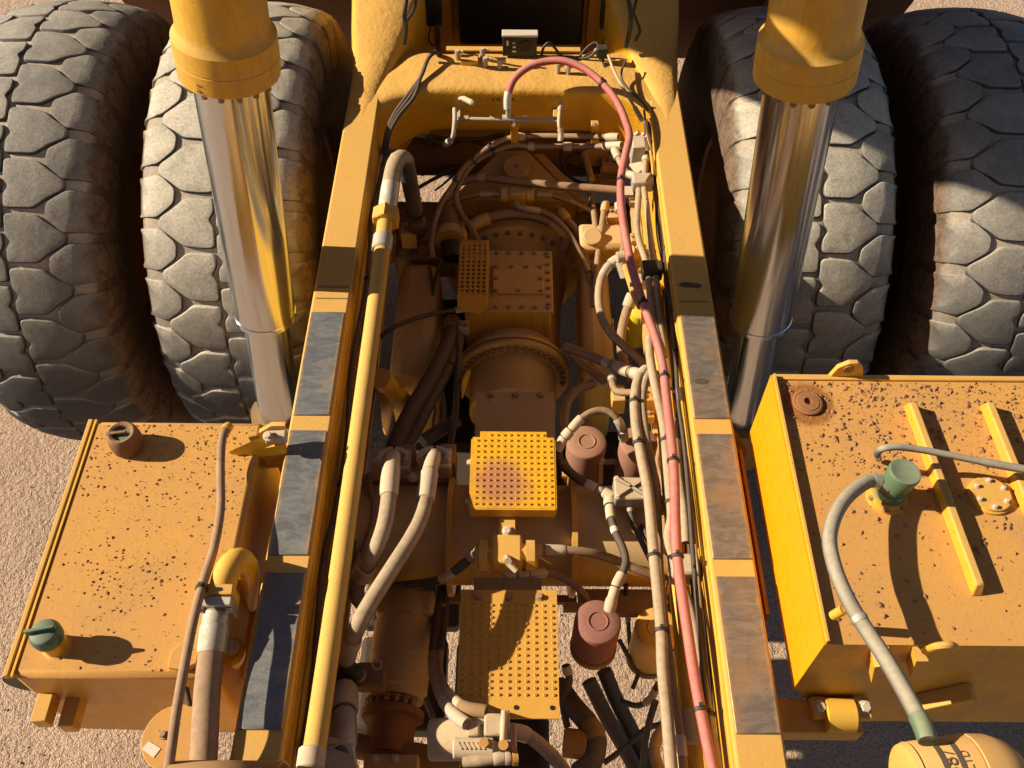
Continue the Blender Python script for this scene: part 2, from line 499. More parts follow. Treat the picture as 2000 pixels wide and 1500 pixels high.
# ------------------------------------------------------------------ setting: ground
def build_ground():
    ax = sorted(set([-60, -40, -25, -16, -10, -7] + [round(-5 + 0.11 * i, 3) for i in range(92)] + [6, 8, 12, 20, 40, 60]))
    ay = sorted(set([-30, -15, -6, -3, -1.5] + [round(-0.8 + 0.11 * i, 3) for i in range(90)] + [10, 12, 15, 20, 30, 45, 70, 100]))
    vs = []
    for y in ay:
        for x in ax:
            q = Vector((x, y, 0))
            h = 0.030 * noise.noise(q * 0.9) + 0.016 * noise.noise(q * 3.1) + 0.012 * noise.noise(q * 7.3)
            vs.append((x, y, h - 0.27))
    nx = len(ax)
    fs = [(j * nx + i, j * nx + i + 1, (j + 1) * nx + i + 1, (j + 1) * nx + i) for j in range(len(ay) - 1) for i in range(nx - 1)]
    o = MB().add(vs, fs).build("ground", "ground_sand", None, ang=180)
    o["kind"] = "structure"
    o["label"] = "pinkish sandy gravel ground under and beside the truck"
    # loose stones lying about
    mb = MB()
    for i in range(500):
        x, y = random.uniform(-3.4, 1.6), random.uniform(0.1, 4.0)
        if random.random() < 0.35:
            x = random.uniform(-3.2, -1.4)
        clod(mb, Vector((x, y, -0.262)), random.uniform(0.004, 0.012) * (1.8 if random.random() < 0.04 else 1))
    g = mb.build("gravel", "ground_sand", None, ang=20)
    g["kind"] = "stuff"
    g["label"] = "loose stones scattered on the sandy ground"
    g["category"] = "gravel"

def clod(mb, c, r):
    e = [Vector((random.gauss(0, 1), random.gauss(0, 1), random.gauss(0, 1))).normalized() for _ in range(2)]
    base = [(1, 0, 0), (0.3, 0.95, 0), (-0.8, 0.6, 0), (-0.8, -0.6, 0), (0.3, -0.95, 0), (0.1, 0.1, 0.9)]
    a = random.uniform(0, 6.28)
    ca, sa = math.cos(a), math.sin(a)
    sx, sy, sz = random.uniform(0.6, 1.3), random.uniform(0.6, 1.2), random.uniform(0.5, 1.0)
    vs = []
    for (x, y, z) in base:
        x, y = x * sx * random.uniform(0.7, 1.2), y * sy * random.uniform(0.7, 1.2)
        vs.append(c + Vector((x * ca - y * sa, x * sa + y * ca, z * sz)) * r)
    mb.add(vs, [(0, 1, 5), (1, 2, 5), (2, 3, 5), (3, 4, 5), (4, 0, 5)])

build_ground()

# ------------------------------------------------------------------ the truck
truck = bpy.data.objects.new("dump_truck", None)
COL.objects.link(truck)
truck.location = (0, 3.0, 0)
WPOS[truck] = Vector((0, 3.0, 0))
truck["label"] = "yellow mining dump truck chassis with its body raised, seen from the cab deck"
truck["category"] = "dump truck"
T = truck

# ---- frame rails -------------------------------------------------
RZ, RI, RO = 2.27, 0.75, 0.925
pad_y = [(0.985, 1.56), (1.632, 2.20), (2.278, 2.85)]
for sgn, lab in ((-1, "yellow frame rail with scraped grey wear pads, sunlit on top"), (1, "yellow frame rail with rust stained wear pads beside the red hose")):
    mb = MB()
    xs = sorted((sgn * RI, sgn * RO))
    mb.box((xs[0], 0.62, 1.62), (xs[1], 4.55, RZ))
    rail = mb.build("frame_rail", "paint", T, lab, bevel=0.012)
    # bottom flange and weld bead along the inner side
    MB().box((min(sgn * 0.70, sgn * 0.749), 0.62, 1.60), (max(sgn * 0.70, sgn * 0.749), 4.4, 1.64)).build("flange", "paint_inner", rail)
    MB().tube(spline([(sgn * 0.752, 0.7, RZ - 0.055), (sgn * 0.752, 4.3, RZ - 0.055)], 0.1), 0.006, 8).build("weld_bead", "paint", rail)
    for i, (y0, y1) in enumerate(pad_y):
        pm = MB()
        w0, w1 = (0.762, 0.916)
        xa, xb = sorted((sgn * w0, sgn * w1))
        pm.box((xa, y0, RZ - 0.002), (xb, y1, RZ + 0.009))
        pm.build("wear_pad", "pad_grey" if sgn < 0 else "pad_rusty", rail, bevel=0.004)
    # seam where the pads end, and dark scuff
    xa, xb = sorted((sgn * 0.765, sgn * 0.905))
    MB().box((xa, 2.935, RZ - 0.002), (xb, 2.941, RZ + 0.003)).build("weld_seam", "paint_grimy", rail)
    if sgn < 0:
        MB().box((xa, 3.005, RZ - 0.002), (xb, 3.016, RZ + 0.003)).build("weld_seam", "paint_grimy", rail)
    else:
        mk = MB()
        ring = []
        for q in range(48):
            t = q / 48 * 2 * math.pi
            jag = 0.010 * noise.noise(Vector((math.cos(t) * 9, math.sin(t) * 9, 1.3)))
            ring.append(Vector((0.828 + (0.052 + 2.2 * jag) * math.cos(t), 3.040 + (0.017 + jag) * math.sin(t) - 0.10 * (0.052 * math.cos(t)), RZ + 0.0012)))
        mk.prism(ring, (0, 0, 0.0008))
        mk.build("paint_mark", "ink", rail)
        mk = MB()
        ring = [Vector((0.815 + (0.030 + 0.012 * noise.noise(Vector((math.cos(q * 0.393) * 2, math.sin(q * 0.393) * 2, 3)))) * math.cos(q * 0.393), 2.47 + 0.016 * math.sin(q * 0.393), RZ + 0.0095)) for q in range(16)]
        mk.prism(ring, (0, 0, 0.0008)).build("oil_spot", "ink", rail)

# ---- the deck and cab wall the picture was taken from (unseen behind and below the viewpoint, added to block sky light)
dk = MB().box((-2.7, -2.4, 3.62), (2.7, 0.26, 3.70)).build("unseen_deck", "paint_grimy", T, bevel=0.01)
MB().box((-2.4, -2.3, 3.70), (2.4, -0.75, 6.4)).build("unseen_cab_wall", "paint_inner", T, bevel=0.05)  # wall top raised to cut low sky light
MB().box((-1.0, -2.3, 0.9), (1.0, -0.1, 3.6)).build("unseen_engine_block", "paint_grimy", T, bevel=0.03)  # unseen engine block, added with the deck to cut sky light

# ---- horn castings and rear crossmember ---------------------------
for sgn in (-1, 1):
    secs = [(4.20, 0.9235, 0.7515, 2.262), (4.38, 0.926, 0.748, 2.268), (4.52, 0.929, 0.735, 2.282), (4.66, 0.932, 0.705, 2.295), (4.80, 0.94, 0.66, 2.34), (4.95, 0.95, 0.60, 2.42), (5.12, 0.955, 0.55, 2.50), (5.35, 0.955, 0.52, 2.60), (5.75, 0.955, 0.52, 2.72)]
    vs, fs = [], []
    for (y, o_, i_, z) in secs:
        m_ = (o_ + i_) / 2
        row = [(o_, y, 1.66), (o_, y, z - 0.05), (o_ - 0.015, y, z - 0.014), (o_ - 0.05, y, z), (m_, y, z + 0.008), (i_ + 0.05, y, z), (i_ + 0.014, y, z - 0.02), (i_, y, z - 0.07), (i_, y, 1.66)]
        vs += [(sgn * a, b, c + 0.006 * noise.noise(Vector((a * 9 * sgn, b * 9, c)))) for (a, b, c) in row]
    w = 9
    for j in range(len(secs) - 1):
        for i in range(w - 1):
            fs.append((j * w + i, j * w + i + 1, (j + 1) * w + i + 1, (j + 1) * w + i))
    fs.append(tuple(range(w)))
    fs.append(tuple((len(secs) - 1) * w + i for i in range(w)))
    MB().add(vs, fs).build("frame_casting", "paint_cast", T, "rough cast horn where the %s frame rail meets the rear crossmember" % ("left" if sgn < 0 else "right"), ang=60)
vs, fs = [], []
NS, NX = 40, 44
for i in range(NX + 1):
    x = -0.77 + 1.54 * i / NX
    a_ = abs(x)
    g = 0.0 if a_ < 0.40 else ((a_ - 0.40) / 0.40) ** 2.2
    hy, hz_ = 0.19 + 0.17 * g, 0.165 + 0.06 * g
    for j in range(NS):
        t = 2 * math.pi * j / NS
        ct, st_ = math.cos(t), math.sin(t)
        e = 0.30
        py = math.copysign(abs(ct) ** e, ct) * hy
        pz = math.copysign(abs(st_) ** e, st_) * hz_
        lean = -0.10 * pz
        nz = 0.006 * noise.noise(Vector((x * 8, py * 8, pz * 8)))
        vs.append((x, 4.70 + py + lean, 2.125 - 0.085 * g + pz + nz))
for i in range(NX):
    for j in range(NS):
        j2 = (j + 1) % NS
        fs.append((i * NS + j, i * NS + j2, (i + 1) * NS + j2, (i + 1) * NS + j))
cross = MB().add(vs, fs).build("rear_crossmember", "paint_cast", T, "thick rounded yellow crossmember joining the frame rails behind the axle", ang=180)
sc = MB()
for q in range(11):
    x = -0.125 + 0.011 * q + (0.012 if q > 4 else 0)
    sc.obox((x, 4.4985, 2.225 + random.uniform(-0.006, 0.006)), (random.choice((0.7, -0.5, 0.2)), 0.05, 0.8), (0, 1, 0), (0.8, 0, -0.6), 0.011, 0.003, 0.0018)
sc.build("ink_scribble", "ink", cross)

# rear bulkhead, black panel, lamps
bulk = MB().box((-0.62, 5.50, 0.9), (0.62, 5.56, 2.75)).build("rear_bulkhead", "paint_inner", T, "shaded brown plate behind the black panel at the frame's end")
MB().box((-0.48, 5.44, 1.70), (-0.40, 5.495, 2.75)).build("stiffener", "paint_inner", bulk)
MB().box((0.46, 5.44, 1.70), (0.54, 5.495, 2.75)).build("stiffener", "paint_inner", bulk)
MB().box((-0.60, 5.40, 1.70), (0.60, 5.495, 1.76)).build("ledge", "paint_inner", bulk)
MB().box((-0.352, 5.36, 2.00), (0.425, 5.40, 2.80)).build("black_panel", "black_panel", T, "large flat black rectangular panel at the end of the frame", bevel=0.02)
for (u0, u1, v1) in ((832, 862, 44), (1172, 1203, 52)):
    c = PY((u0 + u1) / 2, v1, 5.25)
    lam = MB().box((c.x - 0.052, 5.22, c.z - 0.0), (c.x + 0.052, 5.30, c.z + 0.20))
    for q in range(7):
        xx = c.x - 0.045 + q * 0.015
        lam.box((xx - 0.003, 5.205, c.z + 0.02), (xx + 0.003, 5.221, c.z + 0.18))
    lo = lam.build("work_lamp", "black_plastic", T, "finned black lamp housing beside the black panel", bevel=0.004)
    sg = -1 if u0 < 1000 else 1
    xa, xb = sorted((c.x, c.x + sg * 0.16))
    MB().box((xa, 5.24, c.z - 0.022), (xb, 5.27, c.z - 0.001)).build("lamp_bracket", "black_plastic", lo)
    MB().tube(spline([(c.x + 0.02, 5.2, c.z + 0.02), (c.x + 0.03, 5.17, c.z - 0.06), (c.x - 0.005, 5.16, c.z - 0.10), (c.x - 0.03, 5.17, c.z - 0.06), (c.x - 0.015, 5.2, c.z + 0.0)], 0.02), 0.006, 8).build("lamp_cable", "wire", lo)
hose("wire_bundle", [(795, -10, 2.7), (790, 30, 2.6), (793, 55, 2.5), (790, 85, 2.4)], 0.013, "wire", T)
hose("wire_bundle", [(813, -10, 2.7), (810, 15, 2.62), (795, 40, 2.5)], 0.009, "wire", T)
hose("wire_bundle", [(1226, -10, 2.7), (1232, 30, 2.6), (1228, 70, 2.45), (1222, 92, 2.38)], 0.013, "wire", T)
hose("wire_bundle", [(1246, -8, 2.7), (1238, 20, 2.6), (1243, 40, 2.5), (1250, 60, 2.45), (1240, 80, 2.4)], 0.008, "wire", T)

# box with pale lid, and the small pipe-work on top of the crossmember
c = P(1015, 110, 2.30)
bx = MB().box((c.x - 0.098, c.y, 2.30), (c.x + 0.098, c.y + 0.045, 2.425)).build("sensor_box", "black_plastic", T, "small black box with a pale lid on the crossmember", bevel=0.004)
MB().box((c.x - 0.102, c.y - 0.006, 2.426), (c.x + 0.102, c.y + 0.05, 2.44)).build("lid", "white_box", bx, bevel=0.003)
MB().cyl((c.x + 0.03, c.y - 0.006, 2.365), (c.x + 0.03, c.y + 0.004, 2.365), 0.036, seg=20).build("dial", "black_panel", bx)
st = MB()
for (dx, dz, w, h) in ((-0.07, 0.085, 0.013, 0.030), (-0.035, 0.085, 0.013, 0.008), (-0.032, 0.060, 0.016, 0.011), (-0.032, 0.032, 0.022, 0.011)):
    st.box((c.x + dx - w / 2, c.y - 0.002, 2.30 + dz - h / 2), (c.x + dx + w / 2, c.y - 0.0005, 2.30 + dz + h / 2))
st.build("sticker", "sticker", bx)
lg = MB().box((-0.40, 4.86, 2.288), (0.38, 4.90, 2.296)).build("pipe_shelf", "paint", T, "thin ledge carrying small fittings on the crossmember")
MB().box((-0.31, 4.72, 2.285), (-0.21, 4.80, 2.315)).build("mount_block", "paint", lg, bevel=0.003)
for (u, v) in ((893, 104), (942, 100), (948, 118), (976, 122), (1090, 130), (1110, 132)):
    p = P(u, v, 2.33)
    f = MB().cyl(p - Vector((0, 0, 0.045)), p + Vector((0, 0, 0.02)), 0.014, seg=8)
    f.cyl(p, p + Vector((0.035, 0.005, 0.01)), 0.010, seg=8)
    f.build("pipe_fitting", "ferrule", lg)
hose("steel_line", [(890, 104, 2.31), (905, 108, 2.30), (925, 116, 2.29), (938, 122, 2.28)], 0.007, "paint", T)
hose("steel_line", [(897, 108, 2.30), (893, 120, 2.28), (903, 126, 2.28), (915, 118, 2.29)], 0.006, "paint", T)
hose("steel_line", [(940, 118, 2.29), (955, 112, 2.30), (970, 118, 2.29), (985, 130, 2.27)], 0.009, "paint", T)
hose("wire", [(1058, 108, 2.30), (1062, 92, 2.33), (1072, 84, 2.36), (1085, 95, 2.33), (1095, 108, 2.3), (1120, 114, 2.29), (1150, 112, 2.31), (1168, 96, 2.36)], 0.008, "wire", T)
hose("wire", [(1140, 112, 2.29), (1152, 105, 2.31), (1166, 95, 2.35)], 0.008, "steel", T)
hose("wire", [(1130, 112, 2.29), (1150, 90, 2.36), (1164, 83, 2.38), (1170, 95, 2.36), (1180, 130, 2.29), (1185, 155, 2.26)], 0.007, "wire", T)
jb = P(1176, 100, 2.36)
MB().obox(jb, (1, 0, 0), (0, 1, 0), (0, 0, 1), 0.032, 0.025, 0.03).cyl(jb + Vector((0, -0.02, -0.05)), jb + Vector((0, 0, -0.02)), 0.018, seg=8).build("wire_junction", "black_plastic", T, bevel=0.005)
hose("thin_rod", [(1188, 108, 2.38), (1200, 140, 2.36), (1222, 180, 2.33), (1240, 210, 2.31), (1254, 235, 2.30)], 0.008, "steel", T, fits=[(0.8, 1.0, 1.7, "steel")])
hose("wire", [(1222, 118, 2.36), (1214, 140, 2.33), (1216, 158, 2.31), (1232, 178, 2.29), (1250, 195, 2.28), (1266, 215, 2.27)], 0.006, "wire", T)

# three black cables draped over the crossmember
for k, dx in enumerate((0, 8, -7)):
    hose("black_cable", [(862, 112 + k * 3, 2.24), (850, 101 + k, 2.34), (838, 112, 2.34), (822, 150, 2.31), (800 + dx, 190, 2.27), (772 + dx * 0.7, 228, 2.24), (757 + dx * 0.4, 262, 2.20), (751 + dx * 0.4, 300, 2.10)], 0.011, "hose_dark", T,
         "black cable draped over the crossmember" if k == 0 else None)

# tee fittings and lines across the front of the crossmember
tee = MB()
p0 = P(895, 232, 2.16); p1 = P(1090, 236, 2.16); pc = P(993, 232, 2.16)
tee.cyl(p0, p1, 0.011, seg=12)
tl = tee.build("crossover_pipe", "steel", T, "thin steel pipe with tees in front of the crossmember")
MB().cyl(pc - Vector((0.035, 0, 0)), pc + Vector((0.035, 0, 0)), 0.022, seg=10).cyl(pc, pc + Vector((0, 0, 0.07)), 0.016, seg=10).build("tee", "steel", tl)
for q in (-0.09, 0.09, -0.24, 0.24):
    MB().cyl(pc + Vector((q - 0.015, 0, 0)), pc + Vector((q + 0.015, 0, 0)), 0.018, seg=6).build("pipe_nut", "steel", tl)
for (u, s) in ((892, -1), (1088, 1)):
    a = P(u, 195, 2.16); b = P(u, 245, 2.14)
    m = "steel" if s < 0 else "paint"
    MB().obox((a + b) / 2 + Vector((0, 0.03, 0)), (1, 0, 0), (b - a).normalized(), (b - a).normalized().cross(Vector((1, 0, 0))), 0.022, (b - a).length / 2, 0.016).build("mount_block", m, tl, bevel=0.004)
hose("steel_line", [(888, 212, 2.2), (888, 240, 2.17), (884, 268, 2.10), (870, 282, 2.02)], 0.013, "steel", T, fits=[(0.75, 1.0, 1.5, "steel")])
hose("steel_line", [(893, 195, 2.2), (903, 192, 2.24), (915, 197, 2.25), (925, 202, 2.26)], 0.011, "ferrule", T, fits=[(0.45, 0.95, 1.5, "ferrule")])
hose("steel_line", [(1095, 200, 2.23), (1093, 222, 2.21), (1092, 245, 2.19), (1096, 262, 2.15), (1094, 276, 2.12)], 0.011, "ferrule", T, fits=[(0.0, 0.25, 1.4, "ferrule"), (0.72, 1.0, 1.5, "ferrule")])
for (u, v0, v1) in ((1005, 240, 285), (1162, 240, 285)):
    a = P(u, v0, 2.14); b = P(u, v1, 1.92)
    cl = MB().obox((a + b) / 2, (1, 0, 0), (b - a).normalized(), (b - a).normalized().cross(Vector((1, 0, 0))), 0.022, (b - a).length / 2, 0.018).build("clamp_block", "paint", T, bevel=0.004)
    hexbolt(cl, a + Vector((0, -0.02, 0.0)), (0, -1, 0.6), 0.010, 0.014)

# ---- rear axle, control arm bracket and beams in the shade ---------
beam = MB().cyl((-0.74, 5.15, 1.28), (0.74, 5.15, 1.28), 0.13, seg=28).build("axle_beam", "paint_grimy", T, "dark brown axle beam low behind the crossmember")
MB().cyl((-1.2, 4.56, 1.13), (1.2, 4.56, 1.13), 0.20, seg=28).build("rear_axle", "paint_grimy", T, "rear axle housing hidden between the tyres")
apex = [P(975, 293, 1.66), P(1030, 293, 1.66), P(1128, 392, 1.52), P(880, 388, 1.52)]
arm = MB().prism([apex[0], apex[1], apex[2], apex[3]], (0, 0, -0.16)).build("control_arm", "paint_inner", T, "triangular brown control arm with round boss below the crossmember", bevel=0.012)
c = P(1008, 327, 1.64)
MB().cyl(c - Vector((0, 0, 0.02)), c + Vector((0, -0.012, 0.018)), 0.082, seg=28, bev=0.006).build("boss", "paint_inner", arm)
hexbolt(arm, c + Vector((0, -0.01, 0.015)), (0, -0.3, 1), 0.018, 0.012)
MB().prism([P(1040, 300, 1.60), P(1062, 300, 1.60), P(1150, 390, 1.50), P(1128, 392, 1.50)], (0, 0, -0.1)).build("brace", "paint_inner", arm, bevel=0.006)

# ---- transmission -------------------------------------------------
tr = MB()
tr.lathe((0.005, 3.40, 1.115), (0, 1, 0), [(0.0, 0.27), (0.10, 0.275), (0.30, 0.28), (0.55, 0.30), (0.75, 0.34), (0.80, 0.42), (0.86, 0.42), (0.90, 0.33), (1.2, 0.26)], 56)
trans = tr.build("transmission", "paint_inner", T, "brown ribbed transmission housing on the frame's centre line")
fl = MB().lathe((0.005, 3.36, 1.115), (0, 1, 0), [(0.0, 0.325), (0.008, 0.335), (0.03, 0.335), (0.034, 0.30), (0.045, 0.30), (0.048, 0.332), (0.07, 0.332), (0.075, 0.28)], 72).build("flange", "paint_inner", trans)
for i in range(22):
    a = rad(-5 + i * 190 / 21)
    hexbolt(trans, (0.005 + 0.292 * math.cos(a), 3.36, 1.115 + 0.292 * math.sin(a)), (0, -1, 0), 0.014, 0.02, "bolt")
drum = MB().lathe((0.005, 3.10, 1.115), (0, 1, 0), [(0.0, 0.19), (0.0, 0.235), (0.012, 0.247), (0.26, 0.25)], 56, cap=False).build("shaft_drum", "paint_inner", trans)
MB().cyl((0.005, 2.5, 1.10), (0.005, 3.2, 1.115), 0.10, seg=24).build("drive_shaft", "paint_grimy", trans)
for i in range(7):
    a = rad(40 + i * 100 / 6)
    hexbolt(trans, (0.005 + 0.17 * math.cos(a), 3.16, 1.115 + 0.17 * math.sin(a)), (0, -1, 0), 0.014, 0.02, "bolt")
for i in range(16):
    a = rad(10 + i * 160 / 15)
    hexbolt(trans, (0.005 + 0.385 * math.cos(a), 4.20, 1.115 + 0.385 * math.sin(a)), (0, -1, 0), 0.017, 0.03, "bolt")
# bolted top cover
A, B_, C_, D_ = P(905, 492, 1.56), P(1078, 490, 1.56), P(1081, 608, 1.56), P(872, 610, 1.56)
x0, x1, y0, y1 = -0.27, B_.x, C_.y, B_.y
box = MB().box((x0, y0 + 0.02, 1.05), (x1 - 0.01, y1 - 0.02, 1.535)).build("gearbox_case", "paint_inner", trans, bevel=0.01)
cov = MB().box((x0, y0, 1.535), (x1, y1, 1.56)).build("top_cover", "paint_inner", trans, "dusty bolted rectangular cover on top of the transmission", bevel=0.004)
ic0, ic1 = P(962, 572, 1.575), P(1062, 518, 1.575)
MB().box((ic0.x, ic0.y, 1.56), (ic1.x, ic1.y, 1.576)).build("access_plate", "paint_inner", trans, bevel=0.003)
nb = 7
for i in range(nb):
    f = i / (nb - 1)
    hexbolt(trans, (x0 + 0.03 + (x1 - x0 - 0.06) * f, y0 + 0.025, 1.56), (0, 0, 1), 0.010, 0.014)
    hexbolt(trans, (x0 + 0.03 + (x1 - x0 - 0.06) * f, y1 - 0.025, 1.56), (0, 0, 1), 0.010, 0.014)
    hexbolt(trans, (x1 - 0.025, y0 + 0.05 + (y1 - y0 - 0.1) * f, 1.56), (0, 0, 1), 0.010, 0.014)
for (fx, fy) in ((0.06, 0.08), (0.5, 0.08), (0.94, 0.08), (0.06, 0.92), (0.36, 0.92), (0.66, 0.92), (0.94, 0.92), (0.06, 0.5), (0.94, 0.5)):
    hexbolt(trans, (ic0.x + (ic1.x - ic0.x) * fx, ic0.y + (ic1.y - ic0.y) * fy, 1.576), (0, 0, 1), 0.010, 0.013)

# perforated guard over the sensor
g0, g1 = P(893, 575, 1.74), P(955, 478, 1.74)
def perforated():
    nx, ny = 5, 12
    xs, ys = [g0.x], [g0.y]
    W_, H_ = g1.x - g0.x, g1.y - g0.y
    for i in range(nx):
        cx = g0.x + W_ * (0.14 + 0.72 * i / (nx - 1))
        xs += [cx - W_ * 0.042, cx + W_ * 0.042]
    for j in range(ny):
        cy = g0.y + H_ * (0.07 + 0.82 * j / (ny - 1))
        ys += [cy - H_ * 0.020, cy + H_ * 0.020]
    xs.append(g1.x)
    ys.append(g1.y)
    mb = MB()
    tz = lambda y: 1.74 + 0.10 * (y - g0.y)
    vs = [(x, y, tz(y)) for y in ys for x in xs]
    n = len(xs)
    fs = [(j * n + i, j * n + i + 1, (j + 1) * n + i + 1, (j + 1) * n + i) for j in range(len(ys) - 1) for i in range(n - 1) if not (i % 2 == 1 and j % 2 == 1)]
    mb.add(vs, fs)
    o = mb.build("perforated_guard", "plate_paint", T, "small yellow guard plate punched with rows of holes")
    md = o.modifiers.new("thickness", 'SOLIDIFY')
    md.thickness = 0.006
    md.offset = -1
    sk = MB()
    sk.box((g0.x, g0.y - 0.004, 1.60), (g0.x + 0.006, g1.y, 1.735)).box((g1.x - 0.006, g0.y - 0.004, 1.60), (g1.x, g1.y, 1.735))
    sk.add([(g0.x, g0.y - 0.001, 1.738), (g1.x, g0.y - 0.001, 1.738), (g1.x, g0.y - 0.03, 1.67), ((g0.x + g1.x) / 2 + 0.03, g0.y - 0.045, 1.63), (g0.x, g0.y - 0.03, 1.67)], [(0, 1, 2, 3, 4)])
    sk.build("guard_skirt", "plate_paint", o)
    MB().box((g0.x + 0.02, g0.y + 0.02, 1.60), (g1.x - 0.02, g1.y - 0.03, 1.64)).build("sensor_body", "black_plastic", o)
perforated()
# sensor and small pump left of the guard
p = P(880, 470, 1.62)
sp = MB().cyl(p + Vector((-0.01, 0.22, 0.02)), p + Vector((0, 0.06, 0.0)), 0.075, 0.085, 24, 0.008).build("sender_unit", "paint_grimy", T, "round brown sender with dark collar beside the guard plate")
MB().cyl(p + Vector((0, 0.06, 0.0)), p + Vector((0, 0.0, 0.0)), 0.095, seg=20, bev=0.008).build("collar", "paint_inner", sp)
MB().cyl(p + Vector((0.005, -0.005, -0.01)), p + Vector((0.01, -0.10, -0.05)), 0.065, seg=20, bev=0.008).build("dark_cap", "black_plastic", sp)

# large rounded castings along both rails (in shade)
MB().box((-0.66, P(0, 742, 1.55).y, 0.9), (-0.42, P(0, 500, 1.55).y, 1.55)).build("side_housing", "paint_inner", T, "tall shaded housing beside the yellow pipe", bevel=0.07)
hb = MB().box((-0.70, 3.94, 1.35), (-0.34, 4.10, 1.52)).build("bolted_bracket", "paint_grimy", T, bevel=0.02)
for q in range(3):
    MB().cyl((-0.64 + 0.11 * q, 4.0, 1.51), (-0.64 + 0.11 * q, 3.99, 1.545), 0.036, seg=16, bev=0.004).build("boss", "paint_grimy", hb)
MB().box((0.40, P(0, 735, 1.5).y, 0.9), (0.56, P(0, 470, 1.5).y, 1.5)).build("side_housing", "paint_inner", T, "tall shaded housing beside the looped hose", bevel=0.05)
hb2 = MB().box((0.38, 3.95, 1.42), (0.66, 4.15, 1.62)).build("bolted_bracket", "paint_inner", T, bevel=0.03)
MB().cyl((0.46, 4.02, 1.61), (0.46, 4.0, 1.655), 0.055, seg=18, bev=0.006).build("boss", "paint_inner", hb2)

# yellow bracket tube left (750,740)
bt = P(742, 738, 1.95); bt2 = P(790, 790, 1.60)
lb = MB().cyl(bt, bt2, 0.052, seg=24).build("bracket_tube", "paint", T, "short yellow tube bracket behind the long pipe")
MB().prism([P(738, 752, 1.93), P(766, 790, 1.80), P(752, 850, 1.45), P(748, 840, 1.45)], (0.012, 0, 0.0)).build("gusset", "paint", lb)
MB().prism([P(766, 740, 1.84), P(775, 734, 1.84), P(788, 740, 1.84), P(808, 739, 1.84), P(804, 754, 1.84), P(786, 756, 1.84)], (0, 0, -0.008)).build("hinge_tab", "plate_paint", T, "small lit tab plate with two holes")

# ---- middle crossmember tube with flanges --------------------------
MC = Vector((0, 2.03, 1.70)); MR = 0.224
mid = MB().cyl((-0.745, MC.y, MC.z), (0.745, MC.y, MC.z), MR, seg=64).build("middle_crossmember", "paint_inner", T, "wide round crossmember below the tread plates", ang=60)
for x in (-0.262, 0.272):
    MB().lathe((x - 0.012, MC.y, MC.z), (1, 0, 0), [(0, 0.05), (0, 0.275), (0.024, 0.275), (0.024, 0.05)], 64, cap=False).build("ring_flange", "paint", mid)
for x in (-0.70, 0.70):
    MB().lathe((x - 0.02, MC.y, MC.z), (1, 0, 0), [(0, 0.05), (0, 0.265), (0.04, 0.265), (0.04, 0.05)], 64, cap=False).build("ring_flange", "paint_inner", mid)
MB().box((-0.30, 1.785, 1.50), (0.30, 1.82, 1.53)).build("angle_bar", "paint_grimy", mid)
# gusset plate at the right with brown weathering
MB().prism([P(1205, 1000, 1.86), P(1222, 998, 1.86), P(1268, 1080, 1.80), P(1270, 1102, 1.80), P(1225, 1085, 1.80), P(1208, 1050, 1.83)], (0, 0, -0.012)).build("gusset_plate", "rust", T, "weathered brown plate under the black hoses")

# ---- anti-slip plates ----------------------------------------------
def plate_flat(u0, u1, v0, v1, z, label, nx=0, ny=0, r=0.0, lip=True, bolts=(), lo=0.06, up=0.06, mat="plate_paint", notch=False, name="tread_plate", hgt=0.006):
    a, b = P(u0, v1, z), P(u1, v1, z)
    y0, y1 = a.y, P((u0 + u1) / 2, v0, z).y
    x0, x1 = a.x, b.x
    mb = MB()
    nt = (x1 - x0) * 0.09
    if notch:
        pts = [(x0, y0, z), (x1, y0, z), (x1, y1 - 0.03, z), (x1 - nt, y1 - 0.03, z), (x1 - nt, y1, z), (x0 + nt, y1, z), (x0 + nt, y1 - 0.03, z), (x0, y1 - 0.03, z)]
    else:
        pts = [(x0, y0, z), (x1, y0, z), (x1, y1, z), (x0, y1, z)]
    mb.prism([(p[0], p[1], z - 0.008) for p in pts], (0, 0, 0.008))
    if lip:
        mb.box((x0, y0 - 0.006, z - 0.06), (x1, y0 - 0.0005, z - 0.002))
        mb.box((x0 - 0.006, y0, z - 0.05), (x0 - 0.0005, y1 - 0.04, z - 0.002))
        mb.box((x1 + 0.0005, y0, z - 0.05), (x1 + 0.006, y1 - 0.04, z - 0.002))
    o = mb.build(name, mat, T, label)
    if nx:
        st = MB()
        ya, yb = y0 + lo * (y1 - y0), y1 - up * (y1 - y0)
        pyramid_studs(st, x0 + 0.06 * (x1 - x0), x1 - 0.05 * (x1 - x0), nx, ya, yb, ny, lambda x, y: z, r, hgt,
                      skip=(lambda i, j: notch and j == ny - 1 and (i < 2 or i > nx - 2)))
        s_ = st.build("anti_slip_studs", mat, o, ang=50)
        s_["kind"] = "stuff"
    for (fx, fy) in bolts:
        hexbolt(o, (x0 + (x1 - x0) * fx, y0 + (y1 - y0) * fy, z), (0, 0, 1), 0.013, 0.016, "bolt_zinc" if False else "bolt")
    return o, x0, x1, y0, y1
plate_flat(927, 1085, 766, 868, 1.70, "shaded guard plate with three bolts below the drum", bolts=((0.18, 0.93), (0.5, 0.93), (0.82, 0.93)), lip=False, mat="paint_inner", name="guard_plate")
pB, bx0, bx1, by0, by1 = plate_flat(918, 1085, 843, 992, 2.10, "sunlit yellow anti-slip plate with a purple stain", 12, 13, 0.0072, notch=True, lo=0.05, up=0.05)
for (fy, s) in ((0.62, -1), (0.12, -1)):
    xx = bx0 - 0.006
    hexbolt(pB, (xx, by0 + fy * (by1 - by0), 2.075), (-1, 0, 0), 0.012, 0.016, "bolt_zinc")
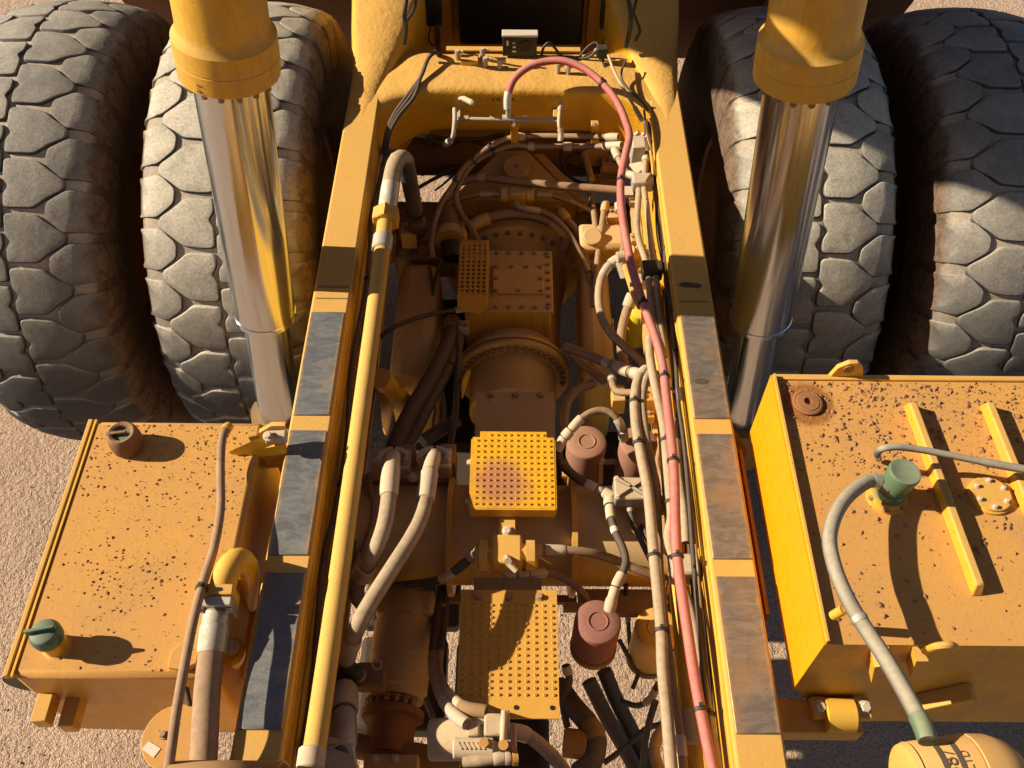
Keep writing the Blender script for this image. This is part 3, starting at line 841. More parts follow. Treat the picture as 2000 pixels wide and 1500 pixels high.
for xx in (bx0 + 0.05, bx1 - 0.08):
    MB().box((xx, by0 + 0.06, 1.84), (xx + 0.03, by1 - 0.06, 2.09)).build("plate_support", "paint_grimy", pB)
pC, cx0, cx1, cy0, cy1 = plate_flat(890, 1093, 1152, 1402, 1.95, "long anti-slip plate striped by diagonal shadows", 11, 15, 0.0075, lo=0.17, up=0.13, bolts=((0.18, 0.94), (0.5, 0.94), (0.82, 0.94)), lip=False)
for fx in (0.58, 0.93):
    MB().cyl((cx0 + fx * (cx1 - cx0), cy0 + 0.04, 1.951), (cx0 + fx * (cx1 - cx0), cy0 + 0.04, 1.953), 0.009, seg=14).build("hole", "black_panel", pC)
MB().box((cx0 + 0.05, cy1 + 0.002, 1.91), (cx1 - 0.06, cy1 + 0.06, 1.935)).build("hinge_strip", "paint_grimy", pC)

# stain on plate B comes with its own material
def stain_mat():
    k = N("plate_stained")
    d = k.t.nodes.new("ShaderNodeVectorMath"); d.operation = 'DISTANCE'
    k.l(k.pos(), d.inputs[0])
    d.inputs[1].default_value = (bx0 + 0.36 * (bx1 - bx0), by0 + 0.30 * (by1 - by0), 2.10)
    wob = k.math('ADD', d.outputs["Value"], k.math('MULTIPLY', k.math('SUBTRACT', k.noise(14, 6, 0.7), 0.5), 0.16))
    c = k.mix(k.rng(k.noise(30, 5, 0.7), 0.4, 0.7), (0.72, 0.38, 0.016), (0.60, 0.29, 0.02))
    c = k.mix(k.rng(wob, 0.05, 0.17, 0.75, 0.0), c, (0.34, 0.13, 0.10))
    k.l(c, k.b.inputs["Base Color"])
    k.b.inputs["Roughness"].default_value = 0.45
    MATS["plate_stained"] = k.m
stain_mat()
pB.data.materials[0] = MATS["plate_stained"]
for ch in pB.children:
    if ch.name.startswith("anti"):
        ch.data.materials[0] = MATS["plate_stained"]

# ---- valve on the middle crossmember --------------------------------
vc = P(990, 1076, 2.03)
va = MB().box((vc.x - 0.062, vc.y - 0.06, vc.z - 0.10), (vc.x + 0.062, vc.y + 0.07, vc.z + 0.015)).build("shuttle_valve", "paint", T, "yellow shuttle valve with hoses on the round crossmember", bevel=0.010)
for s in (-1, 1):
    MB().lathe((vc.x + s * 0.058, vc.y, vc.z - 0.04), (s, 0, 0), [(0, 0.052), (0.02, 0.052), (0.02, 0.066), (0.055, 0.066), (0.06, 0.055), (0.07, 0.055)], 8).build("end_cap", "paint", va, ang=25)
MB().box((vc.x - 0.035, vc.y + 0.06, vc.z - 0.015), (vc.x + 0.035, vc.y + 0.16, vc.z + 0.0)).build("mount_tab", "paint", va, bevel=0.003)
hexbolt(va, (vc.x, vc.y + 0.09, vc.z), (0, -0.2, 1), 0.017, 0.02, "bolt_zinc")
MB().cyl((vc.x, vc.y - 0.03, vc.z + 0.0), (vc.x + 0.005, vc.y - 0.07, vc.z + 0.045), 0.016, seg=8).cyl((vc.x + 0.005, vc.y - 0.07, vc.z + 0.03), (vc.x + 0.04, vc.y - 0.1, vc.z + 0.02), 0.012, seg=8).build("plug", "steel", va)
hose("hydraulic_hose", [(950, 1078, 1.98), (936, 1076, 1.98), (926, 1084, 1.98), (905, 1102, 1.95), (872, 1126, 1.90), (830, 1138, 1.80), (780, 1143, 1.74), (745, 1150, 1.65)], 0.018, "hose_dark", T,
     "black hose leaving the shuttle valve's left end", fits=[(0.0, 0.09, 1.25, "steel"), (0.09, 0.14, 1.45, "steel"), (0.16, 0.28, 1.12, "hose_dark"), (0.28, 0.40, 1.15, "ferrule")])
hose("hydraulic_hose", [(1036, 1074, 1.98), (1060, 1073, 1.98), (1110, 1075, 1.97), (1160, 1081, 1.94), (1205, 1095, 1.87), (1245, 1112, 1.84), (1290, 1128, 1.8)], 0.019, "hose_brown", T,
     "brown hose leaving the shuttle valve's right end", fits=[(0.0, 0.08, 1.3, "steel"), (0.10, 0.24, 1.15, "steel")])
hose("hydraulic_hose", [(992, 1105, 1.94), (988, 1118, 1.93), (1005, 1121, 1.93), (1045, 1119, 1.92), (1085, 1122, 1.86), (1115, 1137, 1.84), (1138, 1158, 1.80), (1148, 1185, 1.70)], 0.017, "hose_brown", T,
     "brown hose curling from under the shuttle valve", fits=[(0.0, 0.14, 1.4, "ferrule"), (0.16, 0.24, 1.25, "steel"), (0.25, 0.40, 1.2, "steel")])

# ---- long pipes ------------------------------------------------------
pipeL = hose("long_pipe", [(752, 432, 2.235), (745, 500, 2.235), (706, 800, 2.235), (663, 1120, 2.235), (628, 1370, 2.235), (612, 1478, 2.235)], 0.039, "paint_pipe", T, "long straight yellow pipe beside the left frame rail", seg=20)
def collar_at(parent, u, v, z, axis, r, h, mat, name="pipe_clamp", seg=20):
    p = P(u, v, z)
    axis = Vector(axis).normalized()
    return MB().cyl(p - axis * h / 2, p + axis * h / 2, r, seg=seg, bev=min(0.006, r * 0.15)).build(name, mat, parent)
AXP = (P(706, 800, 2.235) - P(663, 1120, 2.235)).normalized()
collar_at(pipeL, 754, 425, 2.235, AXP, 0.072, 0.085, "paint", "pipe_flange", 6)
collar_at(pipeL, 747, 476, 2.235, AXP, 0.050, 0.095, "galvanised")
collar_at(pipeL, 608, 1482, 2.235, AXP, 0.047, 0.07, "ferrule")
hose("hydraulic_hose", [(756, 412, 2.25), (762, 370, 2.30), (768, 335, 2.36), (777, 312, 2.40), (788, 310, 2.38), (795, 330, 2.26), (802, 365, 2.08), (809, 400, 1.92), (814, 432, 1.76), (815, 455, 1.62)], 0.044, "hose", T,
     "thick dusty hose looping over from the long yellow pipe", fits=[(0.0, 0.14, 1.08, "galvanised"), (0.84, 1.0, 1.15, "hose_brown")], ties=(0.78,), seg=18)
pipeR = hose("long_pipe", [(1281, 560, 2.02), (1291, 730, 2.02), (1304, 900, 2.02), (1319, 1080, 2.02), (1333, 1250, 2.02), (1347, 1400, 2.02), (1358, 1510, 2.02)], 0.034, "paint_clean", T, "long straight yellow pipe beneath the red hose", seg=18)
AXR = (P(1319, 1080, 2.02) - P(1333, 1250, 2.02)).normalized()
collar_at(pipeR, 1346, 1425, 2.02, AXR, 0.044, 0.13, "ferrule")
kc = MB().obox(P(1336, 1112, 2.10), (1, 0, 0), (0, 1, 0), (0, 0, 1), 0.055, 0.045, 0.055).build("hose_clamp", "ferrule", T, "pale metal clamp block over the hoses", bevel=0.012)
MB().obox(P(1336, 1112, 2.10) + Vector((0.075, -0.01, -0.04)), (1, 0, 0), (0, 1, 0), (0, 0, 1), 0.025, 0.04, 0.012).build("clamp_foot", "ferrule", kc, bevel=0.003)
hexbolt(kc, P(1336, 1112, 2.10) + Vector((0.078, 0.012, -0.028)), (0, 0, 1), 0.009, 0.012)
hexbolt(kc, P(1336, 1112, 2.10) + Vector((0.078, -0.03, -0.028)), (0, 0, 1), 0.009, 0.012)

# ---- red hose ---------------------------------------------------------
hose("red_hose", [(991, 214, 2.24), (991, 196, 2.28), (995, 175, 2.33), (1006, 152, 2.38), (1032, 131, 2.42), (1066, 120, 2.44), (1100, 119, 2.45), (1135, 131, 2.44), (1165, 152, 2.42), (1190, 178, 2.40), (1208, 205, 2.38), (1222, 238, 2.36),
                  (1229, 266, 2.34), (1222, 300, 2.31), (1214, 340, 2.29), (1212, 380, 2.28), (1216, 425, 2.27), (1224, 472, 2.26), (1234, 522, 2.26), (1247, 565, 2.26), (1263, 612, 2.26), (1281, 662, 2.26), (1294, 712, 2.26),
                  (1301, 770, 2.26), (1309, 840, 2.26), (1315, 900, 2.26), (1318, 960, 2.26), (1319, 1020, 2.26), (1322, 1080, 2.26), (1329, 1140, 2.25), (1341, 1220, 2.24), (1353, 1300, 2.22), (1367, 1380, 2.20), (1379, 1440, 2.19), (1394, 1512, 2.18)],
     0.0205, "red_rubber", T, "faded red hose arching over and running down inside the right rail", fits=[(0.0, 0.022, 1.15, "galvanised")], ties=(0.17, 0.33, 0.52, 0.62, 0.72, 0.82, 0.95), seg=14)

# ---- hose bundles on the right ------------------------------------------
hose("hydraulic_hose", [(1208, 268, 2.10), (1160, 267, 2.05), (1100, 266, 2.02), (1040, 266, 2.0), (1005, 268, 2.0), (975, 277, 1.98), (940, 298, 1.94), (905, 330, 1.88), (885, 362, 1.82), (865, 392, 1.78), (850, 430, 1.72), (843, 478, 1.66), (846, 505, 1.62)], 0.017, "hose_brown", T,
     "brown hose running below the crossmember to the transmission", fits=[(0, 0.05, 1.4, "ferrule"), (0.36, 0.385, 1.5, "steel")], ties=(0.50, 0.58, 0.68))
hose("hydraulic_hose", [(1215, 284, 2.10), (1160, 286, 2.0), (1100, 286, 1.97), (1040, 286, 1.95), (1005, 284, 1.95), (970, 294, 1.93), (940, 308, 1.90), (915, 330, 1.86), (898, 358, 1.80), (890, 385, 1.74), (900, 415, 1.70), (920, 445, 1.70), (934, 472, 1.72)], 0.017, "hose_brown", T,
     "brown hose bending down to the punched guard", fits=[(0, 0.09, 1.4, "ferrule"), (0.36, 0.385, 1.5, "steel"), (0.22, 0.25, 1.5, "steel")], ties=(0.52, 0.60))
hose("hydraulic_hose", [(865, 425, 1.5), (872, 395, 1.60), (890, 362, 1.68), (930, 348, 1.72), (990, 352, 1.74), (1060, 360, 1.75), (1130, 366, 1.75), (1212, 372, 1.75)], 0.025, "hose_brown", T, "thick brown hose crossing the frame below the control arm", fits=[(0.30, 0.34, 1.2, "steel")], seg=14)
hose("hydraulic_hose", [(980, 379, 1.66), (960, 379, 1.66), (930, 381, 1.65), (900, 388, 1.63), (870, 402, 1.6), (850, 420, 1.55)], 0.016, "hose_brown", T, fits=[(0.0, 0.14, 1.1, "galvanised"), (0.14, 0.3, 1.25, "steel")])
hose("hydraulic_hose", [(1042, 380, 1.66), (1070, 380, 1.66), (1105, 390, 1.65), (1140, 405, 1.63), (1165, 418, 1.6)], 0.016, "hose_brown", T, fits=[(0.05, 0.28, 1.2, "steel")])
hose("hydraulic_hose", [(1008, 395, 1.66), (1012, 404, 1.66), (1030, 408, 1.66), (1060, 414, 1.65), (1085, 428, 1.64), (1110, 455, 1.62), (1130, 490, 1.6), (1150, 530, 1.55)], 0.017, "hose_brown", T, fits=[(0.0, 0.12, 1.1, "galvanised"), (0.12, 0.26, 1.2, "steel")])
sv = P(1010, 380, 1.66)
s2 = MB().box((sv.x - 0.05, sv.y - 0.05, sv.z - 0.06), (sv.x + 0.05, sv.y + 0.05, sv.z + 0.05)).build("small_valve", "paint_inner", T, "small brown valve block above the transmission", bevel=0.008)
for s in (-1, 1):
    MB().cyl(sv + Vector((s * 0.05, 0, 0)), sv + Vector((s * 0.10, 0, 0)), 0.05, seg=16, bev=0.006).build("end_cap", "paint_inner", s2)
MB().box((sv.x - 0.03, sv.y + 0.06, sv.z + 0.04), (sv.x + 0.03, sv.y + 0.13, sv.z + 0.055)).build("strap", "steel", s2)
hose("hydraulic_hose", [(922, 440, 1.56), (948, 428, 1.58), (980, 420, 1.60), (1015, 418, 1.60), (1050, 424, 1.60), (1080, 436, 1.59), (1098, 452, 1.57), (1106, 470, 1.52), (1098, 490, 1.46)], 0.032, "hose_brown", T,
     "thick hose arched over the transmission bell", fits=[(0, 0.16, 1.2, "paint_inner"), (0.70, 0.84, 1.18, "paint_inner")], seg=16)
hose("hydraulic_hose", [(1152, 345, 1.6), (1154, 380, 1.62), (1160, 415, 1.62), (1163, 450, 1.60), (1158, 475, 1.58)], 0.019, "hose_brown", T)
hose("hydraulic_hose", [(1183, 395, 1.66), (1178, 425, 1.64), (1172, 470, 1.6), (1166, 520, 1.55), (1160, 600, 1.5)], 0.019, "hose_brown", T, fits=[(0.0, 0.1, 1.3, "paint_inner")])
hose("hydraulic_hose", [(1090, 405, 1.60), (1105, 425, 1.6), (1125, 450, 1.58), (1140, 490, 1.55), (1152, 540, 1.5), (1160, 600, 1.45)], 0.022, "hose_brown", T, fits=[(0.05, 0.16, 1.35, "paint")])
# manifold by the right rail
m0 = P(1245, 296, 2.16)
mf = MB().obox(m0, (1, 0, 0), (0, 1, 0), (0, 0, 1), 0.036, 0.05, 0.07).build("manifold_block", "ferrule", T, "pale dusty manifold block at the top of the right hose bundle", bevel=0.006)
MB().cyl(P(1242, 325, 2.12), P(1252, 350, 2.0), 0.042, seg=18).build("port_neck", "ferrule", mf)
for (u, v) in ((1240, 264), (1252, 266), (1260, 268)):
    q = P(u, v, 2.17)
    MB().cyl(q, q + Vector((0.02, 0, 0.02)), 0.015, seg=6).build("port_nut", "steel", mf)
hose("hydraulic_hose", [(1200, 292, 2.12), (1206, 305, 2.12), (1215, 325, 2.12), (1228, 340, 2.12), (1240, 345, 2.14), (1247, 362, 2.15), (1246, 400, 2.15), (1244, 440, 2.15), (1248, 470, 2.15), (1258, 500, 2.15), (1266, 530, 2.15), (1269, 570, 2.15), (1272, 610, 2.15), (1283, 650, 2.14), (1296, 700, 2.13)], 0.017, "hose", T,
     "dusty hose dropping from the manifold through the clamp", fits=[(0.0, 0.05, 1.4, "ferrule"), (0.14, 0.18, 1.3, "ferrule")])
hose("hydraulic_hose", [(1262, 300, 2.16), (1260, 330, 2.17), (1258, 365, 2.16), (1262, 400, 2.16), (1268, 450, 2.16), (1275, 500, 2.16), (1281, 540, 2.16), (1284, 580, 2.15), (1290, 640, 2.14), (1300, 700, 2.12), (1306, 760, 2.10)], 0.017, "hose", T,
     "dusty hose beside the rail passing both black clamps", fits=[(0, 0.05, 1.3, "ferrule")])
for (u, v, hx) in ((1254, 356, 0.055), (1273, 528, 0.050)):
    b = MB().obox(P(u, v, 2.165), (1, 0, 0), (0, 1, 0), (0, 0, 1), hx, 0.040, 0.036).build("hose_clamp", "steel" if v < 400 else "black_plastic", T,
        "grey two-hose clamp on the right hose bundle" if v < 400 else "black two-hose clamp beside the red hose", bevel=0.01)
    MB().obox(P(u, v, 2.165) + Vector((-0.075, -0.02, -0.05)), (1, 0, 0), (0, 1, 0), (0, 0, 1), 0.03, 0.035, 0.01).build("clamp_foot", "ferrule", b)
hose("hydraulic_hose", [(1256, 480, 2.0), (1240, 494, 2.0), (1228, 502, 2.0), (1210, 505, 1.98), (1193, 515, 1.96), (1177, 538, 1.94), (1170, 570, 1.92), (1171, 600, 1.9), (1181, 632, 1.88), (1200, 658, 1.86), (1225, 682, 1.84), (1250, 705, 1.82), (1262, 725, 1.8)], 0.0225, "hose", T,
     "dusty hose looping out from the right rail", fits=[(0.0, 0.05, 1.1, "ferrule"), (0.14, 0.24, 1.2, "ferrule"), (0.25, 0.33, 1.05, "galvanised")])
# swivel fittings near (1215,510)
for (a, b, r) in (((1205, 503, 2.02), (1228, 500, 2.02), 0.03), ((1213, 512, 2.0), (1222, 540, 1.94), 0.03), ((1228, 490, 2.05), (1240, 500, 2.0), 0.035), ((1240, 500, 2.0), (1252, 520, 1.96), 0.034)):
    MB().cyl(P(*a), P(*b), r, seg=10).build("swivel_fitting", "ferrule" if r == 0.03 else "paint", T)
hose("long_strap", [(1222, 520, 2.05), (1230, 545, 2.05), (1242, 580, 2.05), (1252, 600, 2.0)], 0.02, "paint_dusty", T)
# yellow filter bowl in shade
ya, yb = P(1250, 604, 1.62), P(1242, 650, 1.36)
acc = MB().lathe(ya, yb - ya, [(0, 0.03), (0.01, 0.052), (0.035, 0.06), (0.20, 0.066), (0.33, 0.066), (0.35, 0.05)], 28).build("yellow_bottle", "filter_yellow", T, "bright yellow bottle shaped filter beside the pink hose run")
# hose pair in the lower right
hose("hydraulic_hose", [(1262, 722, 2.06), (1248, 738, 2.08), (1240, 775, 2.10), (1242, 830, 2.10), (1252, 890, 2.10), (1264, 950, 2.10), (1270, 1000, 2.10), (1274, 1050, 2.11), (1280, 1110, 2.12), (1287, 1180, 2.12), (1292, 1240, 2.12), (1294, 1300, 2.12), (1303, 1400, 2.12), (1312, 1510, 2.12)], 0.023, "hose", T,
     "long dusty hose running down right of the filters", fits=[(0, 0.03, 1.2, "ferrule")], ties=(0.13, 0.25, 0.55, 0.72), seg=14)
hose("hydraulic_hose", [(1274, 724, 2.06), (1262, 740, 2.08), (1254, 775, 2.09), (1256, 815, 2.09), (1264, 870, 2.08), (1276, 930, 2.06), (1281, 980, 2.05), (1284, 1040, 2.04), (1287, 1120, 2.04), (1294, 1200, 2.05), (1303, 1270, 2.06), (1312, 1340, 2.06), (1324, 1420, 2.06), (1334, 1510, 2.06)], 0.021, "hose", T,
     "second dusty hose tied alongside the first", fits=[(0, 0.03, 1.2, "ferrule"), (0.93, 0.97, 1.12, "sticker")], seg=14)
hose("hydraulic_hose", [(1268, 660, 2.12), (1270, 700, 2.12), (1283, 770, 2.14), (1296, 830, 2.14), (1303, 900, 2.14), (1308, 960, 2.13), (1312, 1010, 2.13), (1306, 1050, 2.12), (1314, 1090, 2.1), (1334, 1150, 2.12), (1352, 1210, 2.15), (1366, 1300, 2.16), (1383, 1400, 2.16), (1402, 1512, 2.15)], 0.021, "hose", T,
     "dusty hose tied beside the red hose", ties=(0.3, 0.45, 0.6, 0.9), seg=14)
hose("hydraulic_hose", [(1340, 1060, 2.14), (1336, 1000, 2.15), (1326, 930, 2.15), (1320, 860, 2.14)], 0.018, "hose", T)
hose("hydraulic_hose", [(1106, 678, 1.60), (1140, 690, 1.66), (1185, 708, 1.74), (1225, 724, 1.82), (1262, 737, 1.90)], 0.026, "hose_brown", T, "dusty hose joining the flange to the right bundle", fits=[(0.48, 0.56, 1.15, "galvanised"), (0.62, 0.80, 1.22, "ferrule"), (0.84, 0.98, 1.25, "ferrule")], seg=14)
hose("hydraulic_hose", [(1118, 690, 1.5), (1145, 715, 1.5), (1170, 735, 1.5), (1182, 745, 1.5)], 0.024, "hose_brown", T)
hose("steel_line", [(1190, 706, 1.72), (1194, 730, 1.75), (1198, 755, 1.78), (1206, 765, 1.80), (1240, 767, 1.84)], 0.018, "hose_brown", T, fits=[(0.2, 0.45, 1.2, "ferrule")])
hose("hydraulic_hose", [(1162, 748, 1.45), (1130, 760, 1.5), (1108, 785, 1.52), (1102, 820, 1.5), (1106, 850, 1.45)], 0.024, "hose_brown", T)
# black wire harness along the right rail's inner face
for k, (du, z, r) in enumerate(((0, 2.18, 0.010), (6, 2.13, 0.008), (-6, 2.10, 0.009), (10, 2.06, 0.007), (3, 2.02, 0.009), (-2, 1.96, 0.008))):
    w = random.uniform(-4, 4)
    hose("wire", [(1262 + du * 0.6, 235, z + 0.05), (1276 + du + w, 300, z), (1284 + du - w, 380, z), (1294 + du + w, 460, z), (1303 + du - w, 540, z), (1312 + du + w, 620, z), (1320 + du, 700, z), (1327 + du - w, 780, z)] +
         [(1335 + du, 860, z), (1343 + du + w * 0.5, 960, z), (1353 + du, 1080, z), (1365 + du, 1220, z), (1380 + du, 1380, z), (1390 + du, 1500, z)], r, "wire" if k != 1 else "hose_brown", T,
         "black wiring harness against the right rail's inner side" if k == 0 else None, ties=(0.28, 0.4, 0.47) if k == 0 else ())
hose("wire_plug", [(1326, 758, 2.2), (1329, 780, 2.2)], 0.012, "white_box", T)

# ---- loose cables and lines in the far bay and along the right side
for pts, r, m in (
    ([(812, 262, 1.75), (850, 268, 1.72), (890, 274, 1.70), (935, 272, 1.70), (985, 262, 1.72)], 0.013, "hose_dark"),
    ([(818, 275, 1.7), (845, 285, 1.66), (880, 282, 1.66), (915, 274, 1.68), (950, 285, 1.66)], 0.010, "wire"),
    ([(830, 256, 1.8), (842, 272, 1.75), (868, 286, 1.7)], 0.016, "hose_dark"),
    ([(815, 368, 1.4), (850, 348, 1.45), (890, 330, 1.5), (915, 318, 1.55)], 0.012, "hose_dark"),
    ([(822, 342, 1.4), (846, 335, 1.42), (872, 326, 1.45), (905, 322, 1.5)], 0.008, "wire"),
    ([(850, 372, 1.4), (875, 352, 1.45), (892, 332, 1.5)], 0.007, "wire"),
    ([(1098, 270, 1.6), (1096, 300, 1.55), (1100, 330, 1.5), (1120, 350, 1.48), (1150, 362, 1.45)], 0.012, "wire"),
    ([(1102, 330, 1.5), (1110, 306, 1.52), (1130, 298, 1.52), (1142, 308, 1.5), (1132, 320, 1.48), (1112, 318, 1.5)], 0.009, "wire"),
    ([(1096, 318, 1.5), (1118, 322, 1.5), (1142, 330, 1.48)], 0.010, "wire"),
    ([(1062, 258, 1.75), (1092, 262, 1.72), (1130, 262, 1.72), (1168, 258, 1.75)], 0.012, "hose_dark"),
    ([(1206, 398, 1.75), (1214, 430, 1.74), (1218, 470, 1.72), (1214, 500, 1.7)], 0.016, "hose_brown"),
    ([(1236, 575, 1.75), (1222, 615, 1.68), (1213, 660, 1.62), (1218, 705, 1.6), (1234, 738, 1.62)], 0.026, "hose_brown"),
    ([(1150, 430, 1.5), (1168, 445, 1.52), (1178, 470, 1.5), (1176, 510, 1.45)], 0.010, "wire"),
    ([(1142, 300, 1.66), (1150, 330, 1.66), (1156, 350, 1.66)], 0.020, "paint_inner"),
    ([(1268, 232, 2.24), (1271, 262, 2.20), (1280, 300, 2.18), (1282, 340, 2.14), (1292, 372, 2.12)], 0.009, "hose_brown"),
    ([(1262, 236, 2.24), (1266, 270, 2.22), (1272, 306, 2.20), (1276, 345, 2.18)], 0.007, "paint"),
    ([(1258, 215, 2.28), (1262, 246, 2.25), (1270, 280, 2.22), (1286, 320, 2.2)], 0.006, "wire"),
    ([(1296, 470, 2.10), (1304, 520, 2.05), (1300, 575, 2.08), (1310, 640, 2.0), (1318, 700, 2.02), (1316, 760, 2.05)], 0.008, "wire"),
    ([(1300, 480, 2.02), (1298, 540, 1.98), (1308, 600, 1.95), (1312, 660, 1.92), (1322, 740, 1.94), (1326, 800, 2.0)], 0.010, "hose_dark"),
    ([(1316, 770, 2.05), (1324, 800, 2.08), (1318, 830, 2.05), (1322, 870, 2.0), (1330, 920, 1.98)], 0.007, "wire"),
    ([(1290, 870, 2.0), (1284, 900, 1.98), (1292, 935, 1.95), (1300, 980, 1.95), (1304, 1030, 1.94)], 0.010, "hose_brown"),
    ([(1262, 905, 1.8), (1272, 940, 1.82), (1290, 960, 1.86), (1300, 985, 1.88)], 0.014, "paint_inner"),
    ([(700, 500, 2.05), (708, 560, 2.02), (700, 620, 2.0), (690, 690, 1.98), (678, 760, 1.98), (672, 840, 1.96)], 0.016, "hose_brown"),
    ([(716, 505, 1.95), (712, 560, 1.95), (706, 640, 1.92), (690, 720, 1.9)], 0.009, "wire"),
    ([(742, 300, 2.05), (736, 345, 2.0), (745, 390, 1.95), (738, 430, 1.92)], 0.018, "hose_brown"),
    ([(752, 285, 2.10), (760, 300, 2.06), (772, 300, 2.02)], 0.022, "hose_dark"),
    ([(838, 520, 1.6), (846, 560, 1.55), (840, 600, 1.5), (836, 640, 1.45), (838, 700, 1.4)], 0.010, "wire"),
    ([(832, 620, 1.5), (828, 660, 1.45), (834, 700, 1.4)], 0.010, "paint"),
    ([(840, 770, 1.4), (850, 800, 1.42), (846, 830, 1.42), (856, 858, 1.4)], 0.008, "wire"),
    ([(862, 760, 1.35), (868, 800, 1.35), (860, 850, 1.35)], 0.012, "hose_dark"),
    ([(735, 1040, 1.75), (722, 1080, 1.7), (704, 1120, 1.65), (690, 1160, 1.6)], 0.018, "hose_dark"),
    ([(1120, 1010, 1.9), (1140, 1030, 1.88), (1150, 1060, 1.86)], 0.008, "wire"),
    ([(1105, 1300, 1.5), (1112, 1330, 1.45), (1100, 1370, 1.4), (1108, 1420, 1.35)], 0.016, "hose_dark"),
    ([(820, 1250, 1.3), (835, 1300, 1.3), (828, 1350, 1.3), (845, 1400, 1.35)], 0.014, "hose_dark"),
    ([(1210, 1250, 1.55), (1226, 1280, 1.5), (1246, 1310, 1.45), (1236, 1345, 1.4)], 0.010, "wire"),
):
    hose("wire" if r < 0.0125 else "hydraulic_hose", pts, r, m, T, fits=[(0.0, 0.14, 1.35, "steel")] if r > 0.0125 else ())
for (u, v, z, a, b, c, m) in ((1166, 300, 1.62, 0.07, 0.05, 0.06, "paint_inner"), (1190, 330, 1.58, 0.05, 0.06, 0.07, "paint_inner"), (1180, 355, 1.56, 0.09, 0.03, 0.04, "paint_grimy"), (1196, 425, 1.60, 0.035, 0.05, 0.05, "paint_inner"),
                              (1188, 640, 1.42, 0.03, 0.05, 0.03, "paint_inner"), (1175, 660, 1.40, 0.045, 0.03, 0.03, "paint_grimy"), (1262, 780, 1.75, 0.05, 0.05, 0.06, "paint"), (1255, 812, 1.70, 0.055, 0.03, 0.03, "paint"), (1206, 780, 1.62, 0.035, 0.05, 0.06, "paint_inner"),
                              (1268, 512, 1.92, 0.045, 0.05, 0.05, "paint"), (1240, 470, 1.98, 0.025, 0.03, 0.03, "paint"), (800, 460, 1.62, 0.045, 0.05, 0.06, "paint_inner"), (760, 455, 1.58, 0.05, 0.04, 0.05, "paint_grimy"), (905, 640, 1.5, 0.03, 0.03, 0.03, "steel"), (1295, 1000, 1.9, 0.02, 0.04, 0.03, "paint")):
    bk = MB().obox(P(u, v, z), (1, 0, 0), (0, 1, 0), (0, 0, 1), a, b, c).build("mount_bracket", m, T, bevel=0.006)
    hexbolt(bk, P(u, v, z) + Vector((-a * 0.4, 0, c)), (0, 0, 1), 0.011, 0.014)
    hexbolt(bk, P(u, v, z) + Vector((a * 0.5, -b * 0.2, c)), (0, 0, 1), 0.011, 0.014)

# ---- filters ----------------------------------------------------------------
def canister(u, v, z, r, h, mat, label, ring=True, name="oil_filter"):
    c = P(u, v, z)
    o = MB().lathe(c - Vector((0, 0, h)), (0, 0, 1), [(0, r * 0.96), (0.02, r), (h - 0.015, r), (h - 0.005, r * 0.975), (h, r * 0.92), (h - 0.001, r * 0.45), (h + 0.003, r * 0.43), (h + 0.003, r * 0.40), (h - 0.002, r * 0.37)], 40).build(name, mat, T, label, ang=50)
    MB().lathe(c - Vector((0, 0, h + 0.06)), (0, 0, 1), [(0, r * 0.8), (0.02, r * 1.04), (0.058, r * 1.04)], 32).build("filter_head", "paint_grimy", o)
    return o, c
f1, c1 = canister(1168, 1213, 1.90, 0.095, 0.24, "filter_red", "dull maroon filter canister with a hose in its lid")
f2, c2 = canister(1284, 1226, 1.74, 0.094, 0.30, "paint", "yellow filter canister behind the two long hoses")
f3, c3 = canister(1146, 862, 1.87, 0.092, 0.26, "filter_tan", "dusty pink filter canister partly shaded, left of its twin")
f4, c4 = canister(1248, 862, 1.93, 0.087, 0.26, "filter_tan", "dusty pink filter canister behind the hose pair")
hose("hydraulic_hose", [(1190, 1192, 1.93), (1196, 1168, 1.97), (1204, 1142, 1.99), (1216, 1118, 2.0), (1222, 1096, 2.0), (1216, 1070, 2.0), (1204, 1045, 2.0), (1195, 1018, 1.99), (1191, 992, 1.98), (1190, 975, 1.97)], 0.017, "hose_dark", T,
     "black hose rising from the maroon filter's lid", fits=[(0.0, 0.10, 1.5, "ferrule"), (0.10, 0.18, 1.25, "ferrule"), (0.19, 0.30, 1.3, "ferrule"), (0.80, 0.92, 1.3, "ferrule"), (0.93, 1.0, 1.6, "ferrule"), (0.66, 0.72, 1.05, "sticker")])
hose("hydraulic_hose", [(1088, 880, 2.04), (1100, 858, 2.07), (1115, 840, 2.10), (1135, 818, 2.12), (1158, 804, 2.13), (1180, 802, 2.13), (1198, 810, 2.12), (1210, 826, 2.09), (1216, 842, 2.03), (1218, 856, 1.95)], 0.016, "hose_brown", T,
     "short hose arched between the two pink filters", fits=[(0.0, 0.12, 1.4, "ferrule"), (0.13, 0.20, 1.55, "ferrule"), (0.21, 0.34, 1.35, "ferrule"), (0.68, 0.80, 1.3, "ferrule"), (0.82, 1.0, 1.5, "ferrule")])
hose("hydraulic_hose", [(1090, 884, 2.02), (1096, 905, 1.98), (1115, 925, 1.97), (1140, 942, 1.97), (1165, 955, 1.97), (1188, 968, 1.97), (1196, 972, 1.97)], 0.019, "hose_dark", T,
     "black hose from the arch to the pale valve", fits=[(0.60, 0.76, 1.2, "ferrule"), (0.78, 0.84, 1.1, "galvanised"), (0.86, 1.0, 1.5, "ferrule")])
